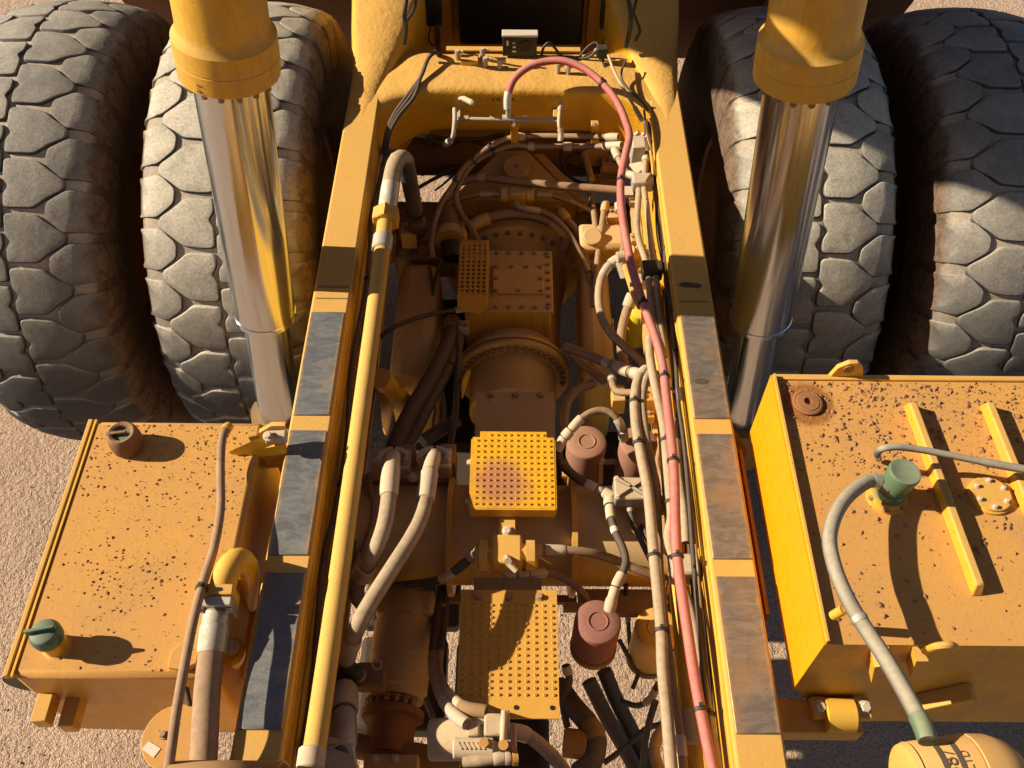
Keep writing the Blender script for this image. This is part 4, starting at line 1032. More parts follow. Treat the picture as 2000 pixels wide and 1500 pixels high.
# pale cast valve
vv = P(1230, 962, 2.0)
pv = MB().obox(vv, (1, 0, 0), (0, 1, 0), (0, 0, 1), 0.070, 0.055, 0.04).build("pilot_valve", "alloy", T, "pale cast metal valve with cross shaped ribs", bevel=0.008)
rb = MB()
for a in (35, 145):
    d = Vector((math.cos(rad(a)), math.sin(rad(a)), 0))
    rb.obox(vv + Vector((0, 0, 0.045)), d, Vector((-d.y, d.x, 0)), (0, 0, 1), 0.07, 0.006, 0.008)
rb.build("rib", "alloy", pv)
for (i, j) in ((-1, -1), (1, -1), (1, 1), (-1, 1)):
    hexbolt(pv, vv + Vector((i * 0.058, j * 0.043, 0.04)), (0, 0, 1), 0.010, 0.014, "bolt_zinc")
hose("hydraulic_hose", [(1228, 968, 1.98), (1230, 985, 1.97), (1233, 1010, 1.95), (1245, 1040, 1.93), (1260, 1072, 1.92), (1276, 1105, 1.92), (1290, 1145, 1.92), (1302, 1180, 1.9)], 0.013, "hose_dark", T, fits=[(0.0, 0.14, 1.2, "galvanised")])
hose("hydraulic_hose", [(1240, 1000, 1.90), (1250, 1025, 1.9), (1262, 1045, 1.92), (1275, 1070, 1.93)], 0.016, "hose_dark", T, fits=[(0.05, 0.35, 1.3, "steel")])
hose("hydraulic_hose", [(1284, 985, 2.02), (1282, 960, 2.02), (1278, 935, 2.03)], 0.020, "hose_dark", T)
# small posts with straps behind plate B (1172 & 1230, 900-940)
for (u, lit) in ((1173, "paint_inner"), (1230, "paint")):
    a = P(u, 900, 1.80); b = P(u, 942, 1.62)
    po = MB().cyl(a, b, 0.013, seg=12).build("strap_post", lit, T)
    hexbolt(po, a, (0, 0, 1), 0.014, 0.02, "bolt_zinc")
hose("wire_bundle", [(1120, 910, 1.70), (1140, 905, 1.76), (1170, 903, 1.77), (1210, 902, 1.77), (1250, 905, 1.76), (1285, 915, 1.74)], 0.014, "hose_brown", T)
hose("steel_line", [(1226, 896, 1.82), (1245, 890, 1.84), (1262, 878, 1.86), (1276, 860, 1.88), (1284, 845, 1.9)], 0.010, "paint", T)
MB().box((P(1098, 925, 1.82).x, P(1098, 930, 1.82).y, 1.80), (P(1118, 925, 1.82).x, P(1098, 920, 1.82).y, 1.82)).build("small_lug", "paint_dusty", T)
# lines behind filter
hose("wire", [(1225, 1130, 1.7), (1222, 1160, 1.62), (1226, 1200, 1.5), (1230, 1260, 1.3)], 0.010, "hose_dark", T, fits=[(0.3, 0.6, 1.4, "ferrule")])
MB().box((0.30, P(0, 1188, 1.62).y, 1.58), (0.70, P(0, 1140, 1.62).y, 1.62)).build("filter_bracket", "paint_grimy", T, "dark bracket plate behind the maroon filter")
MB().cyl(P(1100, 1187, 1.66), P(1140, 1187, 1.66), 0.022, seg=14).build("short_pipe", "paint_inner", T)

# ---- left hydraulic hoses with flange blocks -----------------------------------
for k, (u, v) in enumerate(((768, 888), (848, 886))):
    c = P(u, v, 2.06)
    blk = MB().box((c.x - 0.065, c.y - 0.05, 1.93), (c.x + 0.075, c.y + 0.05, 2.035)).build("flange_block", "steel", T, "dusty split flange block at the top of a thick hose" if k == 0 else "second split flange block nearer the anti-slip plate", bevel=0.012)
    arc = MB()
    for s in (-1, 1):
        pts = [Vector((c.x + s * 0.062 * math.cos(a), c.y - 0.012 + 0.045 * math.sin(a), 2.05)) for a in [rad(x) for x in range(5, 95, 10)]]
        arc.tube(pts, 0.014, 8)
    arc.build("split_flange", "ferrule", blk)
    for s in (-1, 1):
        hexbolt(blk, (c.x + s * 0.06, c.y - 0.02, 2.045), (0, -0.1, 1), 0.014, 0.026, "bolt_zinc")
    MB().box((c.x + 0.02, c.y - 0.02, 1.88), (c.x + 0.09, c.y + 0.08, 2.02)).build("port_block", "paint_grimy", blk, bevel=0.006)
q0, q1 = P(722, 938, 1.86), P(885, 922, 1.86)
sh = MB().box((q0.x, q0.y, 1.80), (q1.x, q1.y + 0.05, 1.86)).build("hose_bracket", "paint_inner", T, "brown ledge bracket carrying the two flange blocks", bevel=0.005)
MB().prism([P(775, 910, 1.99), P(840, 908, 1.99), P(828, 928, 1.99), P(806, 940, 1.99)], (0, 0, -0.01)).build("triangle_tab", "paint_dusty", sh)
hexbolt(sh, P(806, 932, 1.99), (0, -0.2, 1), 0.017, 0.022, "bolt_zinc")
hose("hydraulic_hose", [(768, 890, 2.10), (764, 915, 2.18), (761, 945, 2.22), (758, 985, 2.23), (751, 1025, 2.23), (738, 1065, 2.21), (722, 1098, 2.14), (706, 1125, 1.98), (697, 1148, 1.90), (700, 1170, 1.82), (716, 1185, 1.74)], 0.032, "hose", T,
     "thick dusty hose nearest the long yellow pipe", fits=[(0.0, 0.13, 1.03, "ferrule"), (0.13, 0.30, 1.2, "ferrule"), (0.63, 0.77, 1.2, "ferrule")], seg=18)
hose("hydraulic_hose", [(848, 888, 2.08), (840, 918, 2.12), (834, 955, 2.16), (826, 1000, 2.18), (807, 1045, 2.20), (779, 1090, 2.22), (750, 1135, 2.23), (722, 1180, 2.23), (700, 1220, 2.22), (686, 1255, 2.14), (677, 1282, 2.02), (682, 1305, 1.88), (702, 1320, 1.80)], 0.032, "hose", T,
     "long thick dusty hose sweeping diagonally to the pump", fits=[(0.0, 0.10, 1.03, "ferrule"), (0.10, 0.22, 1.2, "ferrule"), (0.72, 0.84, 1.2, "ferrule"), (0.86, 1.0, 1.03, "hose_dark")], seg=18)
# dark hoses behind the flange blocks
hose("hydraulic_hose", [(884, 628, 1.45), (878, 660, 1.52), (862, 700, 1.6), (838, 745, 1.68), (805, 800, 1.72), (780, 850, 1.74), (768, 880, 1.76)], 0.042, "hose_dark", T, "dark thick hose in the shade left of the drum", fits=[(0.0, 0.1, 1.25, "paint_grimy")], seg=16)
hose("hydraulic_hose", [(896, 655, 1.45), (888, 690, 1.52), (868, 730, 1.58), (840, 780, 1.62), (810, 840, 1.65), (785, 880, 1.66)], 0.038, "hose_dark", T, "dark hose crossing the shaded bay", ties=(0.35,), seg=16)
hose("hydraulic_hose", [(893, 640, 1.5), (897, 690, 1.55), (893, 740, 1.58), (890, 800, 1.55), (880, 870, 1.5)], 0.018, "hose_dark", T)
hose("hydraulic_hose", [(895, 820, 1.5), (860, 840, 1.5), (825, 862, 1.52)], 0.035, "hose_dark", T)
hose("hydraulic_hose", [(930, 603, 1.62), (890, 606, 1.64), (850, 612, 1.66), (800, 626, 1.68), (765, 642, 1.68), (742, 662, 1.62), (738, 720, 1.5)], 0.012, "hose_dark", T, "thin dark hose curving across the shaded bay", fits=[(0.0, 0.16, 1.5, "steel")])
hose("wire", [(862, 505, 1.6), (850, 545, 1.55), (838, 585, 1.5), (834, 610, 1.45)], 0.010, "wire", T)
hose("wire", [(830, 610, 1.45), (835, 640, 1.4), (832, 665, 1.35)], 0.018, "paint_grimy", T)
MB().prism([P(903, 745, 1.62), P(912, 728, 1.62), P(919, 728, 1.62), P(904, 778, 1.55), P(901, 778, 1.55)], (0, 0.02, 0)).build("sunlit_bracket", "paint_clean", T)
# wiring & lines along the left rail's inner face
for k, (x, z, r, m, y0, y1) in enumerate(((-0.725, 2.10, 0.012, "hose_dark", 0.9, 4.2), (-0.70, 2.02, 0.014, "hose_dark", 0.9, 3.4), (-0.715, 1.92, 0.018, "hose_brown", 0.8, 3.0), (-0.68, 1.86, 0.010, "wire", 1.2, 4.1))):
    pts = [Vector((x + 0.012 * math.sin(i * 1.7 + k), y0 + (y1 - y0) * i / 12, z + 0.02 * math.sin(i * 0.9 + k * 2))) for i in range(13)]
    hose("wire", pts, r, m, T, "dark lines strung along the left rail's inner side" if k == 0 else None, ties=(0.35, 0.7), world=True)
hose("wire_bundle", [(712, 930, 1.9), (718, 960, 1.9), (724, 1000, 1.9), (722, 1030, 1.88), (705, 1070, 1.85), (690, 1110, 1.8)], 0.016, "hose_brown", T, fits=[(0.42, 0.5, 1.2, "green_cap")])
hose("wire_bundle", [(720, 925, 1.92), (727, 970, 1.92), (730, 1010, 1.92), (715, 1060, 1.88), (700, 1100, 1.8)], 0.012, "hose_brown", T)

# ---- pump at lower left -------------------------------------------------------
pa, pb = P(796, 1178, 1.52), P(772, 1362, 1.52)
pu = MB().lathe(pa, pb - pa, [(-0.05, 0.07), (-0.05, 0.10), (0.0, 0.115), (0.02, 0.125), (0.10, 0.125), (0.105, 0.132), (0.26, 0.132), (0.262, 0.129), (0.30, 0.129), (0.302, 0.133), (0.40, 0.133), (0.41, 0.12), (0.44, 0.12)], 44).build("hydraulic_pump", "paint_inner", T, "large brown cylindrical pump left of the long plate", ang=50)
ax = (pb - pa).normalized()
sd = ax.cross(Vector((0, 0, 1))).normalized()
MB().obox(pa + ax * 0.03 + Vector((0, 0, 0.03)), sd, ax, (0, 0, 1), 0.13, 0.06, 0.07).build("pump_head", "paint_inner", pu, bevel=0.02)
MB().obox(pa + ax * 0.10 - sd * 0.15, sd, ax, (0, 0, 1), 0.03, 0.09, 0.05).build("pump_lug", "paint_inner", pu, bevel=0.01)
MB().lathe(pb + ax * 0.04, ax, [(0, 0.10), (0.02, 0.13), (0.05, 0.13), (0.055, 0.10), (0.2, 0.10)], 32).build("pump_flange", "rust", pu)
for i in range(8):
    a = rad(200 + i * 20 - 180 - 20)
    d = sd * math.cos(a) + Vector((0, 0, 1)) * math.sin(a)
    hexbolt(pu, pb + ax * 0.025 + d * 0.108, ax, 0.015, 0.03, "bolt")
el = P(715, 1318, 1.78)
ef = MB().obox(el + Vector((0.02, 0, -0.03)), (1, 0, 0), (0, 1, 0), (0, 0, 1), 0.06, 0.05, 0.045).build("elbow_flange", "paint_grimy", T, "dark elbow flange where the long hose meets the pump", bevel=0.012)
MB().lathe(P(737, 1298, 1.84), (0, -0.3, 1), [(0, 0.014), (0, 0.022), (0.006, 0.022), (0.006, 0.014)], 20, cap=False).build("lifting_ring", "steel", ef)
# big hose with hex nut at the bottom
hose("hydraulic_hose", [(676, 1320, 1.74), (672, 1350, 1.84), (671, 1385, 1.92), (672, 1420, 1.96), (672, 1450, 1.98), (664, 1475, 1.99)], 0.046, "hose_dark", T,
     "thick hose ending in a pale hex nut", fits=[(0.30, 0.60, 1.25, "ferrule"), (0.60, 0.98, 1.04, "galvanised")], seg=20)
hx = P(652, 1492, 2.0)
MB().lathe(hx + Vector((0, 0.02, -0.04)), (0.15, -0.3, 1), [(0, 0.085), (0.05, 0.085), (0.06, 0.075)], 6).build("hex_nut", "galvanised", T, "large pale hex nut at the foot of the thick hose", ang=20)
hose("hydraulic_hose", [(560, 1480, 2.05), (590, 1462, 2.06), (615, 1450, 2.07), (645, 1448, 2.05), (680, 1456, 1.9)], 0.014, "hose_brown", T)
# paired hoses to the starter motor
hose("hydraulic_hose", [(862, 1130, 1.5), (858, 1180, 1.55), (850, 1240, 1.62), (845, 1290, 1.70), (850, 1330, 1.86), (866, 1370, 1.98), (890, 1398, 2.06), (912, 1414, 2.09)], 0.020, "hose", T, "dusty hose curving down to the starter motor", fits=[(0.0, 0.45, 1.02, "hose_dark"), (0.82, 0.92, 1.1, "steel"), (0.92, 1.0, 1.25, "steel")])
hose("hydraulic_hose", [(868, 1130, 1.5), (868, 1190, 1.55), (862, 1250, 1.62), (856, 1300, 1.72), (866, 1340, 1.90), (888, 1368, 2.0), (912, 1384, 2.06), (950, 1390, 2.08)], 0.020, "hose", T, "dusty hose running just above its twin to the starter motor", fits=[(0.0, 0.45, 1.02, "hose_dark"), (0.78, 0.90, 1.1, "steel"), (0.90, 1.0, 1.3, "paint_grimy")])
# starter motor
sa, sb = P(836, 1445, 1.98), P(985, 1440, 1.98)
mo = MB().lathe(sa, sb - sa, [(0, 0.055), (0.004, 0.068), (0.012, 0.074), (0.20, 0.078), (0.205, 0.07), (0.25, 0.07), (0.26, 0.085), (0.30, 0.085)], 36).build("starter_motor", "alloy", T, "pale grey starter motor with a ribbed solenoid at the bottom edge", ang=50)
so0, so1 = P(885, 1462, 2.05), P(975, 1462, 2.05)
MB().lathe(so0, so1 - so0, [(0, 0.03), (0.005, 0.037), (0.14, 0.037), (0.15, 0.025), (0.19, 0.025)], 24).build("solenoid", "ferrule", mo)
rg = MB()
for q in range(6):
    x = so0.x + 0.025 + q * 0.016
    rg.obox((x, so0.y - 0.0, so0.z + 0.037), (1, 0.6, 0), (-0.6, 1, 0), (0, 0, 1), 0.0025, 0.012, 0.002)
rg.build("cast_mark", "alloy", mo)
cb = MB()
for (u, v, z, a, b, c) in ((940, 1405, 2.04, 0.045, 0.027, 0.03), (965, 1420, 2.06, 0.036, 0.04, 0.035), (985, 1410, 2.04, 0.02, 0.036, 0.03), (925, 1425, 2.06, 0.023, 0.027, 0.02), (1000, 1440, 2.0, 0.018, 0.045, 0.03)):
    cb.obox(P(u, v, z), (1, 0, 0), (0, 1, 0), (0, 0, 1), a, b, c)
cb.build("relay_block", "alloy", mo, bevel=0.008)
MB().cyl(P(945, 1450, 2.06), P(945, 1450, 2.12), 0.018, seg=6).cyl(P(982, 1455, 2.06), P(983, 1455, 2.11), 0.018, seg=12).build("terminal", "paint_dusty", mo)
hose("steel_line", [(985, 1392, 2.08), (984, 1410, 2.10), (983, 1430, 2.10), (982, 1452, 2.08)], 0.012, "ferrule", T)
hose("hydraulic_hose", [(905, 1488, 2.05), (935, 1486, 2.06), (965, 1482, 2.06), (1010, 1478, 2.05)], 0.021, "hose", T, "short dusty hose below the starter motor", fits=[(0.55, 0.75, 1.15, "ferrule"), (0.76, 0.86, 1.25, "steel"), (0.9, 1.0, 1.5, "paint_dusty")])
hose("hydraulic_hose", [(1000, 1428, 2.0), (1025, 1434, 1.98), (1050, 1450, 1.96), (1080, 1478, 1.92), (1105, 1510, 1.93)], 0.026, "hose", T, "wrapped dusty hose leaving the starter motor", fits=[(0.0, 0.25, 1.15, "steel")], seg=14)
# dark hoses low over the ground
hose("hydraulic_hose", [(1093, 1340, 1.3), (1120, 1380, 1.4), (1150, 1415, 1.45), (1165, 1450, 1.48), (1155, 1490, 1.45), (1130, 1510, 1.4)], 0.045, "hose_dark", T, "thick black hose bending low over the lit ground", fits=[(0.55, 0.7, 1.1, "paint_grimy")], seg=16)
hose("hydraulic_hose", [(1150, 1330, 1.2), (1185, 1400, 1.1), (1225, 1470, 1.0), (1250, 1520, 0.95)], 0.036, "hose_dark", T, "black hose crossing above the lit ground", seg=14)
hose("hydraulic_hose", [(1180, 1310, 1.2), (1205, 1370, 1.1), (1240, 1440, 1.0), (1275, 1510, 0.95)], 0.036, "hose_dark", T, seg=14)
hose("wire", [(1215, 1370, 1.2), (1245, 1378, 1.3), (1270, 1365, 1.4), (1285, 1335, 1.5)], 0.013, "hose_dark", T, fits=[(0.55, 0.9, 1.3, "ferrule")])
hose("wire", [(1255, 1500, 1.2), (1260, 1450, 1.3), (1268, 1410, 1.4), (1280, 1370, 1.5)], 0.015, "hose_dark", T)
hose("wire", [(1180, 1490, 1.1), (1220, 1460, 1.15), (1260, 1425, 1.2), (1300, 1412, 1.3)], 0.013, "hose_dark", T)
hose("hydraulic_hose", [(1300, 1420, 1.6), (1284, 1440, 1.6), (1278, 1470, 1.6), (1290, 1510, 1.6)], 0.024, "hose_brown", T)
MB().cyl(P(1100, 1450, 1.45), P(1145, 1455, 1.45), 0.06, seg=20, bev=0.006).build("pipe_stub", "paint_grimy", T)
bt = MB().box((P(712, 1470, 1.66).x, P(712, 1512, 1.66).y, 1.5), (P(818, 1470, 1.66).x, P(712, 1472, 1.66).y, 1.66)).build("battery_cover", "paint_inner", T, "brown cover plate with two bolts at the bottom edge", bevel=0.006)
for u in (733, 772):
    hexbolt(bt, P(u, 1482, 1.66), (0, 0, 1), 0.013, 0.02, "bolt_zinc")
MB().cyl(P(640, 1448, 1.55), P(900, 1490, 1.55), 0.05, seg=18).build("cross_pipe", "paint_grimy", T)
MB().box((-0.70, 0.5, 1.0), (-0.30, 0.95, 1.2)).build("engine_end", "gap_shade", T, "engine parts painted near-black for the deep shade below the starter motor", bevel=0.03)
MB().box((-0.72, 1.35, 0.95), (-0.30, 1.80, 1.10)).build("shade_plate", "gap_shade", T, bevel=0.03)  # near-black colour carries the deep shade of the bay
MB().box((-0.25, 1.1, 1.10), (0.18, 1.75, 1.25)).build("converter_case", "gap_shade", T, "converter case painted near-black for the shade under the long anti-slip plate", bevel=0.05)
MB().box((-0.55, 2.5, 0.85), (0.6, 3.0, 1.0)).build("gap_shade_plate", "gap_shade", T, bevel=0.02)  # sheet coloured near-black in place of shade below the frame

MB().box((-0.72, 2.45, 0.70), (-0.22, 4.30, 0.78)).build("gap_shade_plate", "gap_shade", T, bevel=0.02)  # this and the next plates are added to darken the gaps like shade
MB().box((0.30, 2.35, 0.60), (0.72, 3.30, 0.68)).build("gap_shade_plate", "gap_shade", T, bevel=0.02)
MB().box((-0.72, 1.85, 1.0), (-0.25, 2.40, 1.1)).build("gap_shade_plate", "gap_shade", T, bevel=0.02)

# ---- hoist cylinders -----------------------------------------------------------
def hoist(s):
    top, bot = Vector((s * 1.075, 3.21, 3.70)), Vector((s * 1.325, 3.09, 1.02))
    if s > 0:
        top.x, bot.x = 1.095, 1.32
    d = (bot - top).normalized()
    L = (bot - top).length
    zt = lambda z: (top.z - z) / -d.z
    zc = zt(3.30)
    o = MB().lathe(top - d * 0.9, d, [(0, 0.172), (0.9 + zc - 0.22, 0.172), (0.9 + zc - 0.185, 0.178), (0.9 + zc - 0.165, 0.196), (0.9 + zc - 0.09, 0.198), (0.9 + zc - 0.088, 0.1955), (0.9 + zc - 0.083, 0.1955), (0.9 + zc - 0.081, 0.198), (0.9 + zc - 0.006, 0.196), (0.9 + zc, 0.188), (0.9 + zc, 0.15)], 64).build(
        "hoist_cylinder", "paint", T, "left hoist cylinder with polished chrome stage" if s < 0 else "right hoist cylinder with polished chrome stage", ang=40)
    z1, z2 = zt(1.965), zt(1.935)
    MB().lathe(top, d, [(zc - 0.05, 0.148), (z1, 0.148), (z1 + 0.004, 0.152), (z2, 0.152), (z2 + 0.008, 0.14), (z2 + 0.008, 0.11)], 64, cap=False).build("chrome_stage", "chrome", o, ang=40)
    MB().lathe(top, d, [(z2 - 0.05, 0.113), (L, 0.113)], 56).build("inner_stage", "chrome", o)
    e1 = d.orthogonal().normalized()
    e2 = d.cross(e1)
    for i in range(16):
        a = 2 * math.pi * i / 16
        p = top + d * zc + (e1 * math.cos(a) + e2 * math.sin(a)) * 0.172
        hexbolt(o, p, d, 0.013, 0.024, "bolt", washer=False)
    MB().cyl(bot - Vector((s * 0.0, 0, 0)) - d * 0.12, bot + d * 0.2, 0.16, seg=28).build("lower_eye", "paint_grimy", o)
    return o, top, d, zc
HOISTS = [hoist(-1), hoist(1)]

# ---- dump body (raised) -----------------------------------------------------------
bw = 2.9
prof_b = [(2.3, 6.62), (3.50, 5.76), (4.12, 5.36), (4.48, 4.88), (5.04, 4.46), (5.45, 4.0), (6.15, 2.15), (6.55, 1.45), (7.4, 0.55)]
mb = MB()
n = len(prof_b)
lower = [Vector((0, y, z)) for (y, z) in prof_b]
off = Vector((0, 0.18, 0.25))
vs, fs = [], []
for x in (-bw, bw):
    vs += [Vector((x, p.y, p.z)) for p in lower] + [Vector((x, p.y, p.z)) + off for p in lower]
for i in range(n - 1):
    fs += [(i, i + 1, 2 * n + i + 1, 2 * n + i), (n + i, n + i + 1, 3 * n + i + 1, 3 * n + i)]
    fs += [(i, i + 1, n + i + 1, n + i), (2 * n + i, 2 * n + i + 1, 3 * n + i + 1, 3 * n + i)]
fs += [(0, n, 3 * n, 2 * n), (n - 1, 2 * n - 1, 4 * n - 1, 3 * n - 1)]
mb.add(vs, fs)
body = mb.build("dump_body", "body_rust", T, "rusty brown underside of the raised dump body")
for x in (-1.9, 1.9):
    rb = MB()
    pts = [Vector((x, p.y - 0.02, p.z - 0.02)) for p in lower[4:]]
    rb.tube(spline(pts, 0.3), 0.09, 8)
    rb.build("body_rib", "body_rust", body)

# ---- tyres -----------------------------------------------------------------------
R, DP = 1.35, 0.019
def rprof(x):
    a = abs(x)
    pts = [(0.0, 0.0), (0.10, 0.003), (0.20, 0.014), (0.33, 0.046), (0.375, 0.070), (0.40, 0.105), (0.415, 0.155), (0.425, 0.24), (0.43, 0.36)]
    for (p, q), (p2, q2) in zip(pts, pts[1:]):
        if a <= p2:
            return R - DP - (q + (q2 - q) * (a - p) / (p2 - p))
    return R - DP - 0.36
NP = 31
PITCH_S = 2 * math.pi * R / NP
def rounded(poly, rr=0.022, k=3):
    out = []
    n = len(poly)
    for i in range(n):
        a, b, c = Vector(poly[i - 1]), Vector(poly[i]), Vector(poly[(i + 1) % n])
        d1, d2 = (a - b), (c - b)
        r1, r2 = min(rr, d1.length * 0.4), min(rr, d2.length * 0.4)
        p, q = b + d1.normalized() * r1, b + d2.normalized() * r2
        for j in range(k + 1):
            t = j / k
            out.append(p * (1 - t) ** 2 + b * 2 * t * (1 - t) + q * t * t)
    return out
def block_mesh(poly, name):
    """tyre block around angle 0 (top of tyre), tyre centre at the origin; s runs towards the camera side"""
    ol = rounded(poly, 0.022)
    c = sum(ol, Vector((0, 0))) / len(ol)
    ol = [c + (p - c) * 0.982 for p in ol]
    mb = MB()
    xs = []
    def put(sx, h):
        s, x = sx
        r = rprof(x) + h
        side = max(0.0, (abs(x) - 0.37)) / 0.04
        xx = x + math.copysign(min(1, side) * h * 0.5, x)
        a = s / R
        xs.append(abs(xx) + max(0, (R - 0.03 - r)) * 0.25)
        return Vector((xx, -r * math.sin(a), r * math.cos(a)))
    rings = [(1.045, -0.006), (1.0, DP * 0.74), (0.982, DP * 0.95), (0.945, DP * 1.0), (0.60, DP * 1.0), (0.30, DP * 1.0)]
    vs, fs = [], []
    n = len(ol)
    for (k, h) in rings:
        for p in ol:
            q = c + (p - c) * k
            vs.append(put(q, h))
    vs.append(put(c, DP * 1.07))
    for j in range(len(rings) - 1):
        for i in range(n):
            i2 = (i + 1) % n
            fs.append((j * n + i, j * n + i2, (j + 1) * n + i2, (j + 1) * n + i))
    last = (len(rings) - 1) * n
    for i in range(n):
        fs.append((last + i, last + (i + 1) % n, len(rings) * n))
    mb.add(vs, fs)
    me = mb.mesh(name, True, 60)
    uv = me.uv_layers.new(name="UVMap")
    for lp in me.loops:
        uv.data[lp.index].uv = (xs[lp.vertex_index], 0)
    me.materials.append(MATS["tread"])
    return me
sh_poly = [(-0.108, -0.425), (0.110, -0.425), (0.112, -0.300), (0.042, -0.206), (-0.036, -0.200), (-0.110, -0.282)]
ce_poly = [(-0.124, -0.150), (-0.066, -0.226), (-0.026, -0.292), (0.026, -0.296), (0.080, -0.216), (0.118, -0.168), (0.128, -0.070), (0.126, -0.004), (0.020, -0.004), (-0.016, -0.032), (-0.052, -0.004), (-0.122, -0.004)]
rot = lambda poly: [(-s, -x) for (s, x) in poly]
me_sl, me_cl = block_mesh(sh_poly, "tread_block"), block_mesh(ce_poly, "tread_block")
me_sr, me_cr = block_mesh(rot(sh_poly), "tread_block"), block_mesh(rot(ce_poly), "tread_block")
rows = [(me_sl, 0.0), (me_cl, 0.5), (me_cr, 0.16), (me_sr, 0.66)]
def carcass_mesh():
    xs_ = [0.0, 0.1, 0.2, 0.28, 0.33, 0.355, 0.375, 0.39, 0.40, 0.408, 0.415, 0.425, 0.43]
    prof = [(-x, rprof(x)) for x in xs_[::-1]] + [(x, rprof(x)) for x in xs_[1:]]
    prof = [(-0.25, 0.64), (-0.34, 0.68), (-0.41, 0.80)] + prof + [(0.41, 0.80), (0.34, 0.68), (0.25, 0.64)]
    mb = MB().lathe((0, 0, 0), (1, 0, 0), prof, 120, cap=False)
    me = mb.mesh("rear_tyre", True, 80)
    uv = me.uv_layers.new(name="UVMap")
    for lp in me.loops:
        v = me.vertices[lp.vertex_index].co
        r = math.hypot(v.y, v.z)
        uv.data[lp.index].uv = (abs(v.x) + max(0, (R - 0.07 - r)) * 0.3, 0)
    me.materials.append(MATS["carcass"])
    return me
CM = carcass_mesh()
rim_me = MB().lathe((0, 0, 0), (1, 0, 0), [(-0.26, 0.645), (-0.25, 0.60), (-0.05, 0.58), (0.0, 0.2), (0.05, 0.58), (0.25, 0.60), (0.26, 0.645)], 48, cap=False).mesh("rim")
rim_me.materials.append(MATS["paint_grimy"])
KT = 1.04
tyre_labels = ["left outer rear tyre, worn grey tread cut by the picture edge", "left inner rear tyre behind the chrome hoist cylinder",
               "right inner rear tyre, partly shaded, behind the hoist cylinder", "right outer rear tyre beyond the tank with shaded tread"]
for i, x in enumerate((-2.525, -1.475, 1.525, 2.575)):
    c = Vector((x * KT, 4.39 * KT, CAMZ - 4.22 * KT))
    t = link("rear_tyre", CM, None, T, tyre_labels[i], centre=c)
    t.scale = (KT, KT, KT)
    rm = link("rim", rim_me, None, t, centre=c)
    ph = (0.0, 0.35, 0.7, 0.1)[i]
    for (me, offs) in rows:
        for q in range(-4, 12):
            ang = (q + offs + ph) * 2 * math.pi / NP
            b = bpy.data.objects.new("tread_block", me)
            if i in (0, 3):
                b.material_slots[0].link = 'OBJECT'
                b.material_slots[0].material = MATS["tread_worn"]
            COL.objects.link(b)
            b.parent = t
            b.rotation_euler = (ang, 0, 0)
            WPOS[b] = c

# ---- left tank -------------------------------------------------------------------
LT = 2.30
lx0, lx1, ly0, ly1 = -1.722, -1.022, 1.152, 2.225
lt = MB().prism([(lx0, ly0, 1.70), (lx1 + 0.0, ly0, 1.66), (lx1, ly0, LT), (lx0, ly0, LT)], (0, ly1 - ly0, 0)).build("hydraulic_tank", "paint_dusty", T, "dusty orange-yellow tank left of the frame with green caps", bevel=0.022)
MB().box((lx0 - 0.022, ly0 - 0.004, LT - 0.022), (lx0 - 0.002, ly1, LT + 0.010)).build("edge_bead", "paint", lt, bevel=0.004)
MB().box((lx0 + 0.004, ly0 - 0.004, LT - 0.01), (lx0 + 0.012, ly1, LT + 0.006)).build("edge_bead", "paint_clean", lt)
for (u, v) in ((95, 1362), (147, 1372)):
    p = PY(u, v, ly0 - 0.005)
    MB().box((p.x - 0.028, ly0 - 0.10, p.z - 0.04), (p.x + 0.028, ly0 + 0.002, p.z + 0.03)).build("front_lug", "paint", lt, bevel=0.004)
# cap near
c = P(112, 1262, LT)
nk = MB().lathe(c, (0, 0, 1), [(0, 0.052), (0.004, 0.042), (0.075, 0.042)], 28).build("filler_neck", "paint", lt)
cp = MB().lathe(c + Vector((0, 0, 0.070)), (0, 0, 1), [(0, 0.046), (0.006, 0.052), (0.04, 0.054), (0.060, 0.045), (0.067, 0.028), (0.068, 0.0)], 32).obox(c + Vector((-0.005, 0, 0.143)), (0.97, 0.2, 0), (-0.2, 0.97, 0), (0, 0, 1), 0.050, 0.006, 0.013).build("green_cap", "green_cap", lt, "green filler cap with a wing handle at the tank's front", bevel=0.003)
# cap far (caked in mud)
c = P(252, 872, LT)
MB().lathe(c, (0, 0, 1), [(0, 0.056), (0.01, 0.062), (0.05, 0.066), (0.09, 0.060), (0.105, 0.050), (0.098, 0.036), (0.080, 0.030), (0.078, 0.0)], 32).obox(c + Vector((-0.02, 0.0, 0.095)), (0.98, 0.15, 0), (-0.15, 0.98, 0), (0, 0, 1), 0.040, 0.007, 0.008).build("muddy_cap", "rust_mud", lt, "green cap caked in dried mud at the tank's back", bevel=0.003)
MB().lathe(c + Vector((0, 0, 0.079)), (0, 0, 1), [(0, 0.034), (0.004, 0.032), (0.006, 0.0)], 24).build("cap_recess", "green_cap", lt)
